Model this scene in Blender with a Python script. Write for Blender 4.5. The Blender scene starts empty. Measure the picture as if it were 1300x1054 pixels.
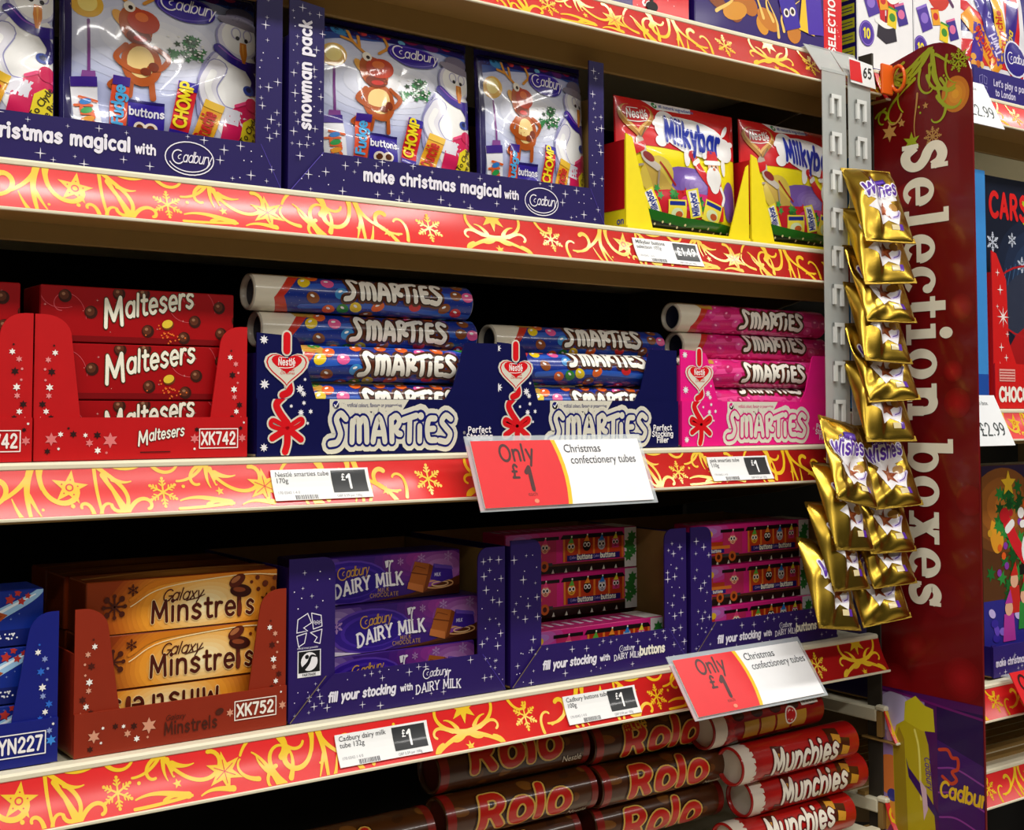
import bpy, math, random
from mathutils import Vector, Matrix
from mathutils.geometry import tessellate_polygon
from contextlib import contextmanager

# ------------------------------------------------------------------ camera, world, lights
SC = bpy.context.scene
COL = SC.collection
cam_data = bpy.data.cameras.new('camera')
cam_data.sensor_width = 36.0
cam_data.lens = 1600.0 / 1300.0 * 36.0
cam_data.shift_y = -(527.0 - 438.0) / 1300.0
cam_data.clip_start = 0.05
cam = bpy.data.objects.new('camera', cam_data)
COL.objects.link(cam)
cam.location = (0.0, -1.06, 1.45)
cam.rotation_euler = (math.radians(90 + 3.005), 0, math.radians(-35.941))
SC.camera = cam

world = bpy.data.worlds.new('shop_air')
SC.world = world
world.use_nodes = True
world.node_tree.nodes['Background'].inputs[0].default_value = (1.0, 0.95, 0.88, 1)
world.node_tree.nodes['Background'].inputs[1].default_value = 0.05

SC.view_settings.view_transform = 'Standard'
SC.view_settings.look = 'None'
SC.view_settings.gamma = 1.0
SC.view_settings.use_curve_mapping = False
SC.view_settings.exposure = -0.1

# the luminaire rows over the aisle: (x, y, z, watts)
LIGHTS = [(x, -0.92, 3.20, 24.0) for x in (-1.30, 0.20, 1.70, 3.20)] + \
         [(x, -2.75, 3.20, 20.0) for x in (-1.30, 0.20, 1.70, 3.20)]
for (x, y, z, wt) in LIGHTS:
    ld = bpy.data.lights.new('tube_light', 'AREA')
    ld.shape = 'RECTANGLE'; ld.size = 1.30; ld.size_y = 0.16
    ld.energy = wt; ld.color = (1.0, 0.975, 0.93)
    lo = bpy.data.objects.new('tube_light', ld)
    lo.location = (x, y, z - 0.075)
    COL.objects.link(lo)

# shelf levels (top of the front lip), metres above the floor
Z0, ZA, ZB, ZC, ZD = 1.909, 1.655, 1.408, 1.162, 0.915
BAY_X0, BAY_X1 = -0.60, 1.352

# ------------------------------------------------------------------ materials
_mats = {}
def lin(c):
    return c / 12.92 if c <= 0.04045 else ((c + 0.055) / 1.055) ** 2.4
def hexc(h):
    h = h.lstrip('#')
    return tuple(lin(int(h[i:i + 2], 16) / 255.0) for i in (0, 2, 4))
def mat(h, rough=0.45, coat=0.0, metal=0.0, grain=0.05, trans=0.0, alpha=1.0, emit=0.0, scale=60.0, bump=0.0, crough=0.08):
    key = (h, rough, coat, metal, grain, trans, alpha, emit, scale, bump, crough)
    if key in _mats:
        return _mats[key]
    m = bpy.data.materials.new('paint_' + h)
    m.use_nodes = True
    nt = m.node_tree
    b = nt.nodes['Principled BSDF']
    c = hexc(h)
    if grain > 0:
        tc = nt.nodes.new('ShaderNodeTexCoord')
        nz = nt.nodes.new('ShaderNodeTexNoise'); nz.inputs['Scale'].default_value = scale
        nz.inputs['Detail'].default_value = 3
        mx = nt.nodes.new('ShaderNodeMix'); mx.data_type = 'RGBA'
        k0, k1 = 1 - grain, 1 + grain
        mx.inputs['A'].default_value = (c[0] * k0, c[1] * k0, c[2] * k0, 1)
        mx.inputs['B'].default_value = (min(1, c[0] * k1), min(1, c[1] * k1), min(1, c[2] * k1), 1)
        nt.links.new(tc.outputs['Object'], nz.inputs['Vector'])
        nt.links.new(nz.outputs[0], mx.inputs['Factor'])
        nt.links.new(mx.outputs['Result'], b.inputs['Base Color'])
        if bump > 0:
            bp = nt.nodes.new('ShaderNodeBump'); bp.inputs['Strength'].default_value = bump
            bp.inputs['Distance'].default_value = 0.002
            nt.links.new(nz.outputs[0], bp.inputs['Height'])
            nt.links.new(bp.outputs['Normal'], b.inputs['Normal'])
    else:
        b.inputs['Base Color'].default_value = (*c, 1)
    b.inputs['Roughness'].default_value = rough
    b.inputs['Specular IOR Level'].default_value = 0.35 if rough > .2 and metal == 0 else 0.5
    b.inputs['Metallic'].default_value = metal
    b.inputs['Coat Weight'].default_value = coat
    b.inputs['Coat Roughness'].default_value = crough
    b.inputs['Transmission Weight'].default_value = trans
    b.inputs['Alpha'].default_value = alpha
    if emit > 0:
        b.inputs['Emission Color'].default_value = (*c, 1)
        b.inputs['Emission Strength'].default_value = emit
    _mats[key] = m
    return m

# ------------------------------------------------------------------ object helpers
def link_mesh(name, verts, faces, mats, parent=None, midx=None, smooth=False, normals=None):
    me = bpy.data.meshes.new(name)
    me.from_pydata([tuple(v) for v in verts], [], faces)
    for m in (mats if isinstance(mats, (list, tuple)) else [mats]):
        me.materials.append(m)
    if midx:
        me.polygons.foreach_set('material_index', midx)
    if smooth:
        me.polygons.foreach_set('use_smooth', [True] * len(me.polygons))
    me.update()
    if normals:
        me.normals_split_custom_set_from_vertices(normals)
    ob = bpy.data.objects.new(name, me)
    COL.objects.link(ob)
    if parent is not None:
        ob.parent = parent
    return ob

def thing(name, label, cat, loc=(0, 0, 0), rotz=0.0, group=None, rot=None):
    o = bpy.data.objects.new(name, None)
    o.empty_display_size = 0.02
    COL.objects.link(o)
    o.location = loc
    o.rotation_euler = rot if rot else (0, 0, rotz)
    o['label'] = label; o['category'] = cat
    if group: o['group'] = group
    return o

def tag(o, label, cat, group=None):
    o['label'] = label; o['category'] = cat
    if group: o['group'] = group
    return o

def copy_tree(o, parent=None):
    c = o.copy(); COL.objects.link(c); c.parent = parent
    for ch in list(o.children):
        copy_tree(ch, c)
    return c

def box_vf(x0, x1, y0, y1, z0, z1, bev=0.0):
    if bev <= 0:
        v = [(x0, y0, z0), (x1, y0, z0), (x1, y1, z0), (x0, y1, z0), (x0, y0, z1), (x1, y0, z1), (x1, y1, z1), (x0, y1, z1)]
        f = [(0, 3, 2, 1), (4, 5, 6, 7), (0, 1, 5, 4), (1, 2, 6, 5), (2, 3, 7, 6), (3, 0, 4, 7)]
        return v, f
    v = []; b = bev                       # chamfered box: three vertices on each corner
    idx = {}
    for sx in (0, 1):
        for sy in (0, 1):
            for sz in (0, 1):
                X, Y, Z = (x1 if sx else x0), (y1 if sy else y0), (z1 if sz else z0)
                dx, dy, dz = (-b if sx else b), (-b if sy else b), (-b if sz else b)
                idx[(sx, sy, sz)] = len(v)
                v += [(X, Y + dy, Z + dz), (X + dx, Y, Z + dz), (X + dx, Y + dy, Z)]
    f = []
    for s in (0, 1):
        q = [idx[(s, 0, 0)], idx[(s, 1, 0)], idx[(s, 1, 1)], idx[(s, 0, 1)]]
        f.append(tuple(q if s else q[::-1]))
        q = [idx[(0, s, 0)] + 1, idx[(1, s, 0)] + 1, idx[(1, s, 1)] + 1, idx[(0, s, 1)] + 1]
        f.append(tuple(q[::-1] if s else q))
        q = [idx[(0, 0, s)] + 2, idx[(1, 0, s)] + 2, idx[(1, 1, s)] + 2, idx[(0, 1, s)] + 2]
        f.append(tuple(q if s else q[::-1]))
    for a in (0, 1):
        for c in (0, 1):
            p, q = idx[(a, c, 0)], idx[(a, c, 1)]; f.append((p, p + 1, q + 1, q))
            p, q = idx[(a, 0, c)], idx[(a, 1, c)]; f.append((p, p + 2, q + 2, q))
            p, q = idx[(0, a, c)], idx[(1, a, c)]; f.append((p + 1, p + 2, q + 2, q + 1))
    for k in idx.values():
        f.append((k, k + 1, k + 2))
    return v, f

def box(name, x0, x1, y0, y1, z0, z1, m, parent=None, bev=0.0):
    v, f = box_vf(x0, x1, y0, y1, z0, z1, bev)
    return link_mesh(name, v, f, m, parent)

def prism(name, outline, thick, fmap, m, parent=None):
    """outline in panel coordinates (counter-clockwise), extruded backwards by thick; fmap(u, v, h)"""
    n = len(outline)
    v = [fmap(u, w, 0) for u, w in outline] + [fmap(u, w, -thick) for u, w in outline]
    tri = tessellate_polygon([[Vector((u, w, 0)) for u, w in outline]])
    f = [tuple(t) for t in tri] + [tuple(i + n for i in t[::-1]) for t in tri]
    f += [(i, i + n, (i + 1) % n + n, (i + 1) % n) for i in range(n)]
    return link_mesh(name, v, f, m, parent)

def front(y=0.0, x=0.0, z=0.0):
    return lambda u, v, h: (x + u, y - h, z + v)

# ------------------------------------------------------------------ stroke lettering
def arc(cx, cy, rx, ry, a0, a1, n=12):
    return [(cx + rx * math.cos(math.radians(a0 + (a1 - a0) * i / n)), cy + ry * math.sin(math.radians(a0 + (a1 - a0) * i / n))) for i in range(n + 1)]
def O(cx=.42, cy=.5, rx=.4, ry=.5):
    return ('P', arc(cx, cy, rx, ry, 90, 450, 20))
def L(*p): return ('P', list(p))
def S(*p): return ('S', list(p))
GL = {
 'a': (.95, [O(), L((.82, 1), (.82, 0))]), 'b': (.95, [L((.02, 1.5), (.02, 0)), O(.44)]),
 'c': (.8, [('P', arc(.42, .5, .4, .5, 50, 310))]), 'd': (.95, [O(), L((.82, 1.5), (.82, 0))]),
 'e': (.9, [('P', [(.05, .5), (.8, .5)] + arc(.42, .5, .39, .5, 8, 312))]),
 'f': (.6, [S((.62, 1.42), (.42, 1.5), (.26, 1.3), (.26, .7), (.26, 0)), L((0, .98), (.55, .98))]),
 'g': (.95, [O(), S((.82, 1), (.82, .2), (.78, -.3), (.45, -.5), (.08, -.36))]),
 'h': (.85, [L((.02, 1.5), (.02, 0)), S((.02, .6), (.16, .9), (.42, 1), (.66, .88), (.72, .55), (.72, 0))]),
 'i': (.22, [L((.04, 1), (.04, 0)), ('D', (.04, 1.42))]), 'j': (.4, [S((.2, 1), (.2, 0), (.1, -.4), (-.15, -.45)), ('D', (.2, 1.42))]),
 'k': (.75, [L((.02, 1.5), (.02, 0)), L((.64, 1), (.04, .42)), L((.24, .62), (.68, 0))]),
 'l': (.22, [L((.04, 1.5), (.04, 0))]),
 'm': (1.3, [L((.02, 1), (.02, 0)), S((.02, .6), (.14, .9), (.34, 1), (.54, .88), (.58, .55), (.58, 0)), S((.58, .6), (.72, .9), (.92, 1), (1.1, .88), (1.15, .55), (1.15, 0))]),
 'n': (.85, [L((.02, 1), (.02, 0)), S((.02, .6), (.16, .9), (.42, 1), (.66, .88), (.72, .55), (.72, 0))]),
 'o': (.95, [O()]), 'p': (.95, [L((.02, 1), (.02, -.5)), O(.44)]), 'q': (.95, [O(), L((.82, 1), (.82, -.5))]),
 'r': (.55, [L((.02, 1), (.02, 0)), S((.02, .55), (.14, .88), (.32, 1), (.52, .96))]),
 's': (.8, [S((.68, .84), (.4, 1), (.1, .8), (.22, .58), (.5, .46), (.68, .24), (.38, 0), (.04, .14))]),
 't': (.62, [S((.24, 1.36), (.24, .8), (.24, .25), (.36, .02), (.6, .05)), L((0, 1), (.56, 1))]),
 'u': (.88, [S((.02, 1), (.02, .4), (.12, .08), (.38, 0), (.62, .1), (.72, .4)), L((.74, 1), (.74, 0))]),
 'v': (.75, [L((0, 1), (.36, 0), (.72, 1))]), 'w': (1.15, [L((0, 1), (.27, 0), (.54, .9), (.81, 0), (1.08, 1))]),
 'x': (.75, [L((0, 1), (.66, 0)), L((.66, 1), (0, 0))]), 'y': (.75, [L((0, 1), (.36, .02)), L((.72, 1), (.18, -.5))]),
 'z': (.75, [L((.02, 1), (.64, 1), (.02, 0), (.66, 0))]),
 'A': (1.05, [L((0, 0), (.48, 1.45), (.96, 0)), L((.17, .48), (.79, .48))]),
 'B': (.95, [L((.04, 0), (.04, 1.45)), S((.04, 1.43), (.5, 1.42), (.72, 1.1), (.5, .78), (.04, .76)), S((.04, .76), (.55, .74), (.82, .4), (.55, .04), (.04, .02))]),
 'C': (1.1, [('P', arc(.62, .72, .6, .73, 48, 312, 16))]), 'D': (1.1, [L((.04, 0), (.04, 1.45)), S((.04, 1.43), (.55, 1.38), (.95, .72), (.55, .06), (.04, .02))]),
 'E': (.85, [L((.74, 1.43), (.04, 1.43), (.04, .02), (.76, .02)), L((.04, .76), (.64, .76))]), 'F': (.8, [L((.74, 1.43), (.04, 1.43), (.04, 0)), L((.04, .76), (.64, .76))]),
 'G': (1.15, [('P', arc(.62, .72, .6, .73, 48, 350, 18)), L((1.2, .62), (.72, .62))]), 'H': (1.05, [L((.04, 0), (.04, 1.45)), L((.9, 0), (.9, 1.45)), L((.04, .75), (.9, .75))]),
 'I': (.25, [L((.08, 0), (.08, 1.45))]), 'K': (.95, [L((.04, 0), (.04, 1.45)), L((.82, 1.45), (.06, .62)), L((.3, .88), (.86, 0))]),
 'L': (.8, [L((.04, 1.45), (.04, .02), (.7, .02))]), 'M': (1.35, [L((.04, 0), (.12, 1.45), (.62, .3), (1.12, 1.45), (1.2, 0))]),
 'N': (1.1, [L((.04, 0), (.04, 1.45), (.92, 0), (.92, 1.45))]), 'O': (1.25, [O(.6, .72, .58, .73)]),
 'P': (.92, [L((.04, 0), (.04, 1.45)), S((.04, 1.43), (.55, 1.41), (.8, 1.03), (.55, .66), (.04, .64))]),
 'R': (.98, [L((.04, 0), (.04, 1.45)), S((.04, 1.43), (.55, 1.41), (.78, 1.05), (.55, .7), (.04, .68)), L((.42, .68), (.86, 0))]),
 'S': (.92, [S((.78, 1.26), (.45, 1.46), (.1, 1.18), (.24, .86), (.6, .64), (.82, .32), (.45, -.02), (.02, .2))]),
 'T': (.95, [L((0, 1.43), (.9, 1.43)), L((.45, 1.43), (.45, 0))]), 'U': (1.05, [S((.04, 1.45), (.04, .5), (.18, .1), (.5, 0), (.82, .1), (.94, .5), (.94, 1.45))]),
 'V': (1.0, [L((0, 1.45), (.46, 0), (.92, 1.45))]), 'W': (1.45, [L((0, 1.45), (.34, 0), (.68, 1.3), (1.02, 0), (1.36, 1.45))]),
 'X': (1.0, [L((0, 1.45), (.9, 0)), L((.9, 1.45), (0, 0))]), 'Y': (.95, [L((0, 1.45), (.44, .7), (.88, 1.45)), L((.44, .7), (.44, 0))]),
 '0': (.95, [O(.42, .72, .4, .73)]), '1': (.6, [L((.06, 1.15), (.36, 1.45), (.36, 0))]), '2': (.9, [S((.04, 1.1), (.2, 1.4), (.5, 1.44), (.74, 1.15), (.6, .75), (.25, .35), (.04, .02)), L((.04, .02), (.8, .02))]),
 '3': (.9, [S((.06, 1.3), (.4, 1.46), (.7, 1.15), (.35, .78)), S((.35, .78), (.78, .42), (.42, -.02), (.02, .14))]), '4': (.95, [L((.62, 0), (.62, 1.45), (0, .42), (.84, .42))]),
 '5': (.9, [L((.7, 1.43), (.14, 1.43), (.1, .82)), S((.1, .82), (.45, .95), (.78, .5), (.45, 0), (.04, .12))]), '6': (.9, [S((.66, 1.4), (.3, 1.2), (.06, .6), (.12, .2), (.42, 0), (.76, .42), (.44, .86), (.1, .55))]),
 '7': (.85, [L((0, 1.43), (.74, 1.43), (.26, 0))]), '8': (.9, [O(.42, 1.08, .32, .36), O(.42, .37, .38, .38)]), '9': (.9, [S((.2, .04), (.55, .25), (.8, .85), (.74, 1.25), (.44, 1.45), (.1, 1.03), (.42, .6), (.76, .9))]),
 '£': (.95, [S((.74, 1.22), (.5, 1.46), (.26, 1.2), (.3, .7), (.22, .2), (.02, .04)), L((.02, .02), (.78, .02)), L((.06, .7), (.6, .7))]),
 '.': (.3, [('D', (.1, .05))]), ',': (.3, [L((.12, .08), (.02, -.25))]), "'": (.2, [L((.06, 1.5), (.06, 1.15))]), '-': (.6, [L((.05, .5), (.5, .5))]),
 ' ': (.5, []),
}
# bulbous party lettering used on the sweet tubes
GS = {
 'S': (.92, [S((.80, .92), (.55, 1.12), (.34, .92), (.44, .62), (.54, .32), (.38, .02), (.04, -.05))]),
 'M': (1.03, [L((.10, .02), (.12, .82)), S((.12, .70), (.30, .92), (.44, .74), (.46, .05)), S((.46, .70), (.64, .92), (.80, .74), (.84, .02))]),
 'A': (.80, [S((.04, .02), (.14, .55), (.34, .95), (.54, .55), (.64, .02)), L((.18, .34), (.52, .34))]),
 'R': (.62, [L((.12, .02), (.08, .92)), S((.10, .92), (.34, 1.02), (.50, .82), (.38, .60), (.20, .52)), S((.28, .50), (.42, .34), (.56, .30))]),
 'T': (.66, [S((.0, .86), (.3, .94), (.68, 1.04)), L((.34, .92), (.32, .02))]),
 'I': (.34, [L((.12, .02), (.12, .60)), ('D', (.18, 1.02))]),
 'E': (.66, [S((.52, .92), (.20, .88), (.10, .48), (.20, .08), (.56, .04)), L((.12, .48), (.46, .50))]),
 's': (.80, [S((.64, .90), (.36, 1.04), (.14, .80), (.36, .54), (.60, .28), (.42, -.02), (.02, .02))]),
}
# slab serif: ('B', pts, width) butt stroke, ('R', x0,y0,x1,y1), ('E', cx,cy,rx,ry, ix,iy) ring, ('D', pos)
def _slab():
    st = .36
    def stem(x, y0, y1): return ('R', x - st / 2, y0, x + st / 2, y1)
    return {
     'l': (.84, [stem(.40, 0, 1.5), ('R', .02, 0, .80, .17), ('R', .04, 1.33, .40, 1.5)]),
     'i': (.84, [stem(.40, 0, 1.0), ('R', .02, 0, .80, .17), ('R', .04, .83, .40, 1.0), ('C', .40, 1.34, .215)]),
     'n': (1.42, [stem(.34, 0, 1.0), ('R', .0, 0, .68, .17), ('R', .0, .83, .34, 1.0), ('B', [(.36, .62), (.50, .82), (.72, .88), (.94, .78), (1.02, .55), (1.02, .3)], .30), stem(1.02, 0, .55), ('R', .74, 0, 1.36, .17)]),
     'o': (1.22, [('E', .58, .5, .57, .53, .21, .36)]),
     'e': (1.12, [('A', .56, .5, .55, .53, .20, .36, 2, 318), ('R', .22, .40, 1.06, .56)]),
     'c': (1.06, [('A', .56, .5, .55, .53, .20, .36, 52, 314), ('C', .86, .76, .17)]),
     'b': (1.26, [stem(.32, 0, 1.5), ('R', -.02, 1.33, .32, 1.5), ('E', .70, .5, .53, .53, .20, .34)]),
     't': (.88, [stem(.36, .2, 1.34), ('R', .0, .83, .80, 1.0), ('B', [(.36, .35), (.40, .16), (.56, .10), (.80, .16)], .24)]),
     'x': (1.24, [('Q', [(.10, 1), (.50, 1), (1.12, 0), (.72, 0)]), ('Q', [(.78, 1), (1.04, 1), (.40, 0), (.12, 0)]), ('R', .0, .84, .60, 1.0), ('R', .66, .84, 1.18, 1.0), ('R', .0, 0, .52, .16), ('R', .60, 0, 1.22, .16)]),
     's': (1.0, [('B', [(.80, .70), (.66, .86), (.42, .90), (.22, .76), (.30, .60), (.55, .50), (.74, .36), (.72, .18), (.50, .08), (.26, .10), (.12, .28)], .27), ('R', .74, .64, .88, 1.02), ('R', .04, -.02, .18, .38)]),
     'S': (1.22, [('B', [(.96, 1.00), (.80, 1.24), (.54, 1.32), (.26, 1.20), (.22, 1.0), (.40, .84), (.68, .72), (.90, .52), (.90, .28), (.70, .10), (.42, .10), (.16, .40)], .34), ('R', .90, .94, 1.08, 1.50), ('R', .04, -.04, .22, .52)]),
     ' ': (.45, []),
    }
GB = _slab()

def catmull(p, n=6):
    if len(p) < 3: return p
    q = [(2 * p[0][0] - p[1][0], 2 * p[0][1] - p[1][1])] + list(p) + [(2 * p[-1][0] - p[-2][0], 2 * p[-1][1] - p[-2][1])]
    out = []
    for i in range(1, len(q) - 2):
        for k in range(n):
            t = k / n; a, b, c, d = q[i - 1], q[i], q[i + 1], q[i + 2]
            out.append(tuple(.5 * ((2 * b[j]) + (-a[j] + c[j]) * t + (2 * a[j] - 5 * b[j] + 4 * c[j] - d[j]) * t * t + (-a[j] + 3 * b[j] - 3 * c[j] + d[j]) * t ** 3) for j in (0, 1)))
    out.append(tuple(p[-1]))
    return out

_txt = {}
def font_tris(body, off):
    k = (body, off)
    if k not in _txt:
        c = bpy.data.curves.new('lettering', 'FONT'); c.body = body; c.size = 1.0; c.offset = off
        c.resolution_u = 3
        ob = bpy.data.objects.new('lettering', c)
        me = bpy.data.meshes.new_from_object(ob)
        me.calc_loop_triangles()
        pts = [(v.co.x, v.co.y) for v in me.vertices]
        tr = [tuple(t.vertices) for t in me.loop_triangles]
        w = max([p[0] for p in pts] or [0])
        _txt[k] = (pts, tr, w)
        bpy.data.objects.remove(ob); bpy.data.meshes.remove(me); bpy.data.curves.remove(c)
    return _txt[k]

LH = 0.00016            # height of one layer of print

class Art:
    """flat print: coloured shapes in panel coordinates, stacked in paper-thin layers"""
    def __init__(s, clip=None, rough=0.4, coat=0.0, metal=0.0, crough=0.08):
        s.parts = {}; s.part = 'printed_picture'; s.stack = [lambda p: p]; s.clip = clip
        s.rough, s.coat, s.metal, s.crough = rough, coat, metal, crough
    @contextmanager
    def at(s, ox, oy, sc=1.0, rot=0.0, sy=None, shear=0.0, warp=None):
        f0 = s.stack[-1]; c, n = math.cos(math.radians(rot)), math.sin(math.radians(rot)); sy = sc if sy is None else sy
        def f(p):
            if warp: p = warp(p)
            x, y = (p[0] + shear * p[1]) * sc, p[1] * sy
            return f0((ox + x * c - y * n, oy + x * n + y * c))
        s.stack.append(f)
        yield s
        s.stack.pop()
    @contextmanager
    def on(s, part):
        o = s.part; s.part = part
        yield s
        s.part = o
    def raw(s, pts, tris, col, lay):
        f = s.stack[-1]
        P = [f(p) for p in pts]
        s.parts.setdefault(s.part, []).append((P, tris, col, lay))
    def poly(s, pts, col, lay=1, holes=()):
        loops = [[Vector((x, y, 0)) for x, y in pts]] + [[Vector((x, y, 0)) for x, y in h] for h in holes]
        flat = list(pts) + [p for h in holes for p in h]
        s.raw(flat, [tuple(t) for t in tessellate_polygon(loops)], col, lay)
    def fan(s, pts, c, col, lay):
        n = len(pts)
        s.raw(list(pts) + [c], [(i, (i + 1) % n, n) for i in range(n)], col, lay)
    def rect(s, x0, y0, x1, y1, col, lay=1):
        s.raw([(x0, y0), (x1, y0), (x1, y1), (x0, y1)], [(0, 1, 2), (0, 2, 3)], col, lay)
    def ell(s, cx, cy, rx, ry, col, lay=1, rot=0, n=20):
        c, d = math.cos(math.radians(rot)), math.sin(math.radians(rot))
        p = []
        for i in range(n):
            a = 2 * math.pi * i / n; x, y = rx * math.cos(a), ry * math.sin(a)
            p.append((cx + x * c - y * d, cy + x * d + y * c))
        s.fan(p, (cx, cy), col, lay)
    def ring(s, cx, cy, rx, ry, w, col, lay=1, n=28, a0=0, a1=360):
        s.stroke(arc(cx, cy, rx, ry, a0, a1, n), w, col, lay, smooth=False, caps=False)
    def glow(s, cx, cy, rx, ry, c0, c1, lay, steps=6, rot=0, inner=0.0):
        A = [int(c0[i:i + 2], 16) for i in (0, 2, 4)]; B = [int(c1[i:i + 2], 16) for i in (0, 2, 4)]
        for k in range(steps):
            t = (k + 1) / steps
            h = '%02X%02X%02X' % tuple(int(A[j] * (1 - t) + B[j] * t) for j in range(3))
            f = 1 - k / steps * (1 - inner)
            s.ell(cx, cy, rx * f, ry * f, h, lay + k * 0.35, rot, 28)
    def star(s, cx, cy, R, r, n, col, lay=1, rot=90):
        p = []
        for i in range(2 * n):
            a = math.radians(rot + 180.0 * i / n); q = R if i % 2 == 0 else r
            p.append((cx + q * math.cos(a), cy + q * math.sin(a)))
        s.fan(p, (cx, cy), col, lay)
    def spark(s, cx, cy, R, col, lay=1, rot=90):
        s.star(cx, cy, R, R * .13, 4, col, lay, rot)
    def flake(s, cx, cy, R, col, lay=1, w=None, arms=6, rot=90):
        w = w or R * .13
        for i in range(arms):
            a = math.radians(rot + 360 * i / arms); c, d = math.cos(a), math.sin(a)
            s.stroke([(cx, cy), (cx + R * .95 * c, cy + R * .95 * d)], w, col, lay, smooth=False)
            s.ell(cx + R * c, cy + R * d, w * .9, w * .9, col, lay, n=8)
            for t, l in ((.45, .28), (.7, .2)):
                for sg in (-1, 1):
                    b = a + sg * math.radians(50)
                    x, y = cx + R * t * c, cy + R * t * d
                    s.stroke([(x, y), (x + R * l * math.cos(b), y + R * l * math.sin(b))], w * .8, col, lay, smooth=False)
    def stroke(s, pts, w, col, lay=1, smooth=True, w1=None, caps=True, n=6):
        if smooth: pts = catmull(pts, n)
        q = [pts[0]]
        for p in pts[1:]:
            if (p[0] - q[-1][0]) ** 2 + (p[1] - q[-1][1]) ** 2 > 1e-14: q.append(p)
        pts = q
        if len(pts) < 2: return
        if not smooth and caps and 2 < len(pts) < 7 and not callable(w) and w1 is None:
            for i in range(len(pts) - 1): s.stroke([pts[i], pts[i + 1]], w, col, lay, smooth=False)
            return
        m = len(pts); V = []; T = []
        seg = []
        for i in range(m - 1):
            dx, dy = pts[i + 1][0] - pts[i][0], pts[i + 1][1] - pts[i][1]; l = math.hypot(dx, dy); seg.append((dx / l, dy / l))
        for i in range(m):
            a = seg[max(0, i - 1)]; b = seg[min(m - 2, i)]
            nx, ny = -(a[1] + b[1]), a[0] + b[0]; l = math.hypot(nx, ny)
            if l < 0.35: nx, ny, l = -b[1], b[0], 1.0; k = 1.0
            else: k = min(2.0 / l, 1.6)
            nx, ny = nx / l, ny / l
            if callable(w): h = w(i / (m - 1)) / 2
            elif w1 is not None: h = (w + (w1 - w) * i / (m - 1)) / 2
            else: h = w / 2
            V += [(pts[i][0] + nx * h * k, pts[i][1] + ny * h * k), (pts[i][0] - nx * h * k, pts[i][1] - ny * h * k)]
            if i: j = 2 * i; T += [(j - 2, j - 1, j + 1), (j - 2, j + 1, j)]
        s.raw(V, T, col, lay)
        if caps:
            for i in (0, m - 1):
                h = (w(i / (m - 1)) if callable(w) else (w if (w1 is None or i == 0) else w1)) / 2
                if h > 1e-5: s.ell(pts[i][0], pts[i][1], h, h, col, lay, n=10)
            if not smooth and not callable(w) and m < 8:
                for i in range(1, m - 1):
                    s.ell(pts[i][0], pts[i][1], w / 2, w / 2, col, lay, n=10)
    def swirl(s, x, y, head, length, k0, k1, w0, w1, col, lay=1, n=26):
        """a curling tendril: heading in degrees, curvature runs from k0 to k1 turns per length"""
        a = math.radians(head); p = [(x, y)]; ds = length / n
        for i in range(n):
            t = (i + .5) / n; a += (k0 + (k1 - k0) * t * t) * 2 * math.pi / n
            x += math.cos(a) * ds; y += math.sin(a) * ds; p.append((x, y))
        s.stroke(p, lambda t: w0 * (1 - t) + w1 * t, col, lay, smooth=False)
        return p[-1]
    def _layout(s, text, G, track):
        x = 0; out = []
        for ch in text:
            g = G.get(ch) or GL.get(ch) or (.5, [])
            out.append((x, g[1])); x += g[0] + track
        return out, x - track
    def letters(s, text, x, y, size, w, col, lay=1, G=GL, track=.28, sx=1.0, slant=0.0, align='l', warp=None, rot=0, part='printed_lettering'):
        """size = x-height; w = stroke width as a fraction of it"""
        out, W = s._layout(text, G, track)
        ox = {'l': 0, 'c': -W / 2, 'r': -W}[align]
        with s.on(part), s.at(x, y, size * sx, rot=rot, sy=size):
            def f(p, gx): return warp((p[0] + gx + ox + slant * p[1] / sx, p[1])) if warp else (p[0] + gx + ox + slant * p[1] / sx, p[1])
            for gx, strokes in out:
                for st in strokes:
                    if st[0] == 'D':
                        c = f(st[1], gx); s.ell(c[0], c[1], w * .62 / sx ** .5, w * .62, col, lay, n=12)
                    else:
                        p = catmull(st[1], 5) if st[0] == 'S' else st[1]
                        s.stroke([f(q, gx) for q in p], w, col, lay, smooth=False)
        return W * size * sx
    def slab(s, text, x, y, size, col, lay=1, track=.1, sx=1.0, rot=0):
        out, W = s._layout(text, GB, track)
        with s.on('printed_lettering'), s.at(x, y, size * sx, rot=rot, sy=size):
            for gx, sh in out:
                for q in sh:
                    if q[0] == 'R': s.rect(q[1] + gx, q[2], q[3] + gx, q[4], col, lay)
                    elif q[0] == 'C': s.ell(q[1] + gx, q[2], q[3], q[3], col, lay)
                    elif q[0] == 'Q': s.poly([(a + gx, b) for a, b in q[1]], col, lay)
                    elif q[0] == 'B': s.stroke([(a + gx, b) for a, b in q[1]], q[2], col, lay, caps=False)
                    else:
                        a0, a1 = (q[7], q[8]) if q[0] == 'A' else (0, 360)
                        o = arc(q[1] + gx, q[2], q[3], q[4], a0, a1, 30); i = arc(q[1] + gx, q[2], q[5], q[6], a0, a1, 30)
                        s.raw(o + i, [t for k in range(30) for t in ((k, k + 1, k + 32), (k, k + 32, k + 31))], col, lay)
        return W * size * sx
    def text(s, body, x, y, size, col, lay=1, off=0.0, align='l', sx=1.0, slant=0.0, rot=0, part='printed_lettering', warp=None):
        pts, tr, W = font_tris(body, off)
        ox = {'l': 0, 'c': -W / 2, 'r': -W}[align]
        with s.on(part), s.at(x, y, size * sx, rot=rot, sy=size):
            P = [(p[0] + ox + slant * p[1], p[1]) for p in pts]
            if warp: P = [warp(p) for p in P]
            s.raw(P, tr, col, lay)
        return W * size * sx
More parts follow.
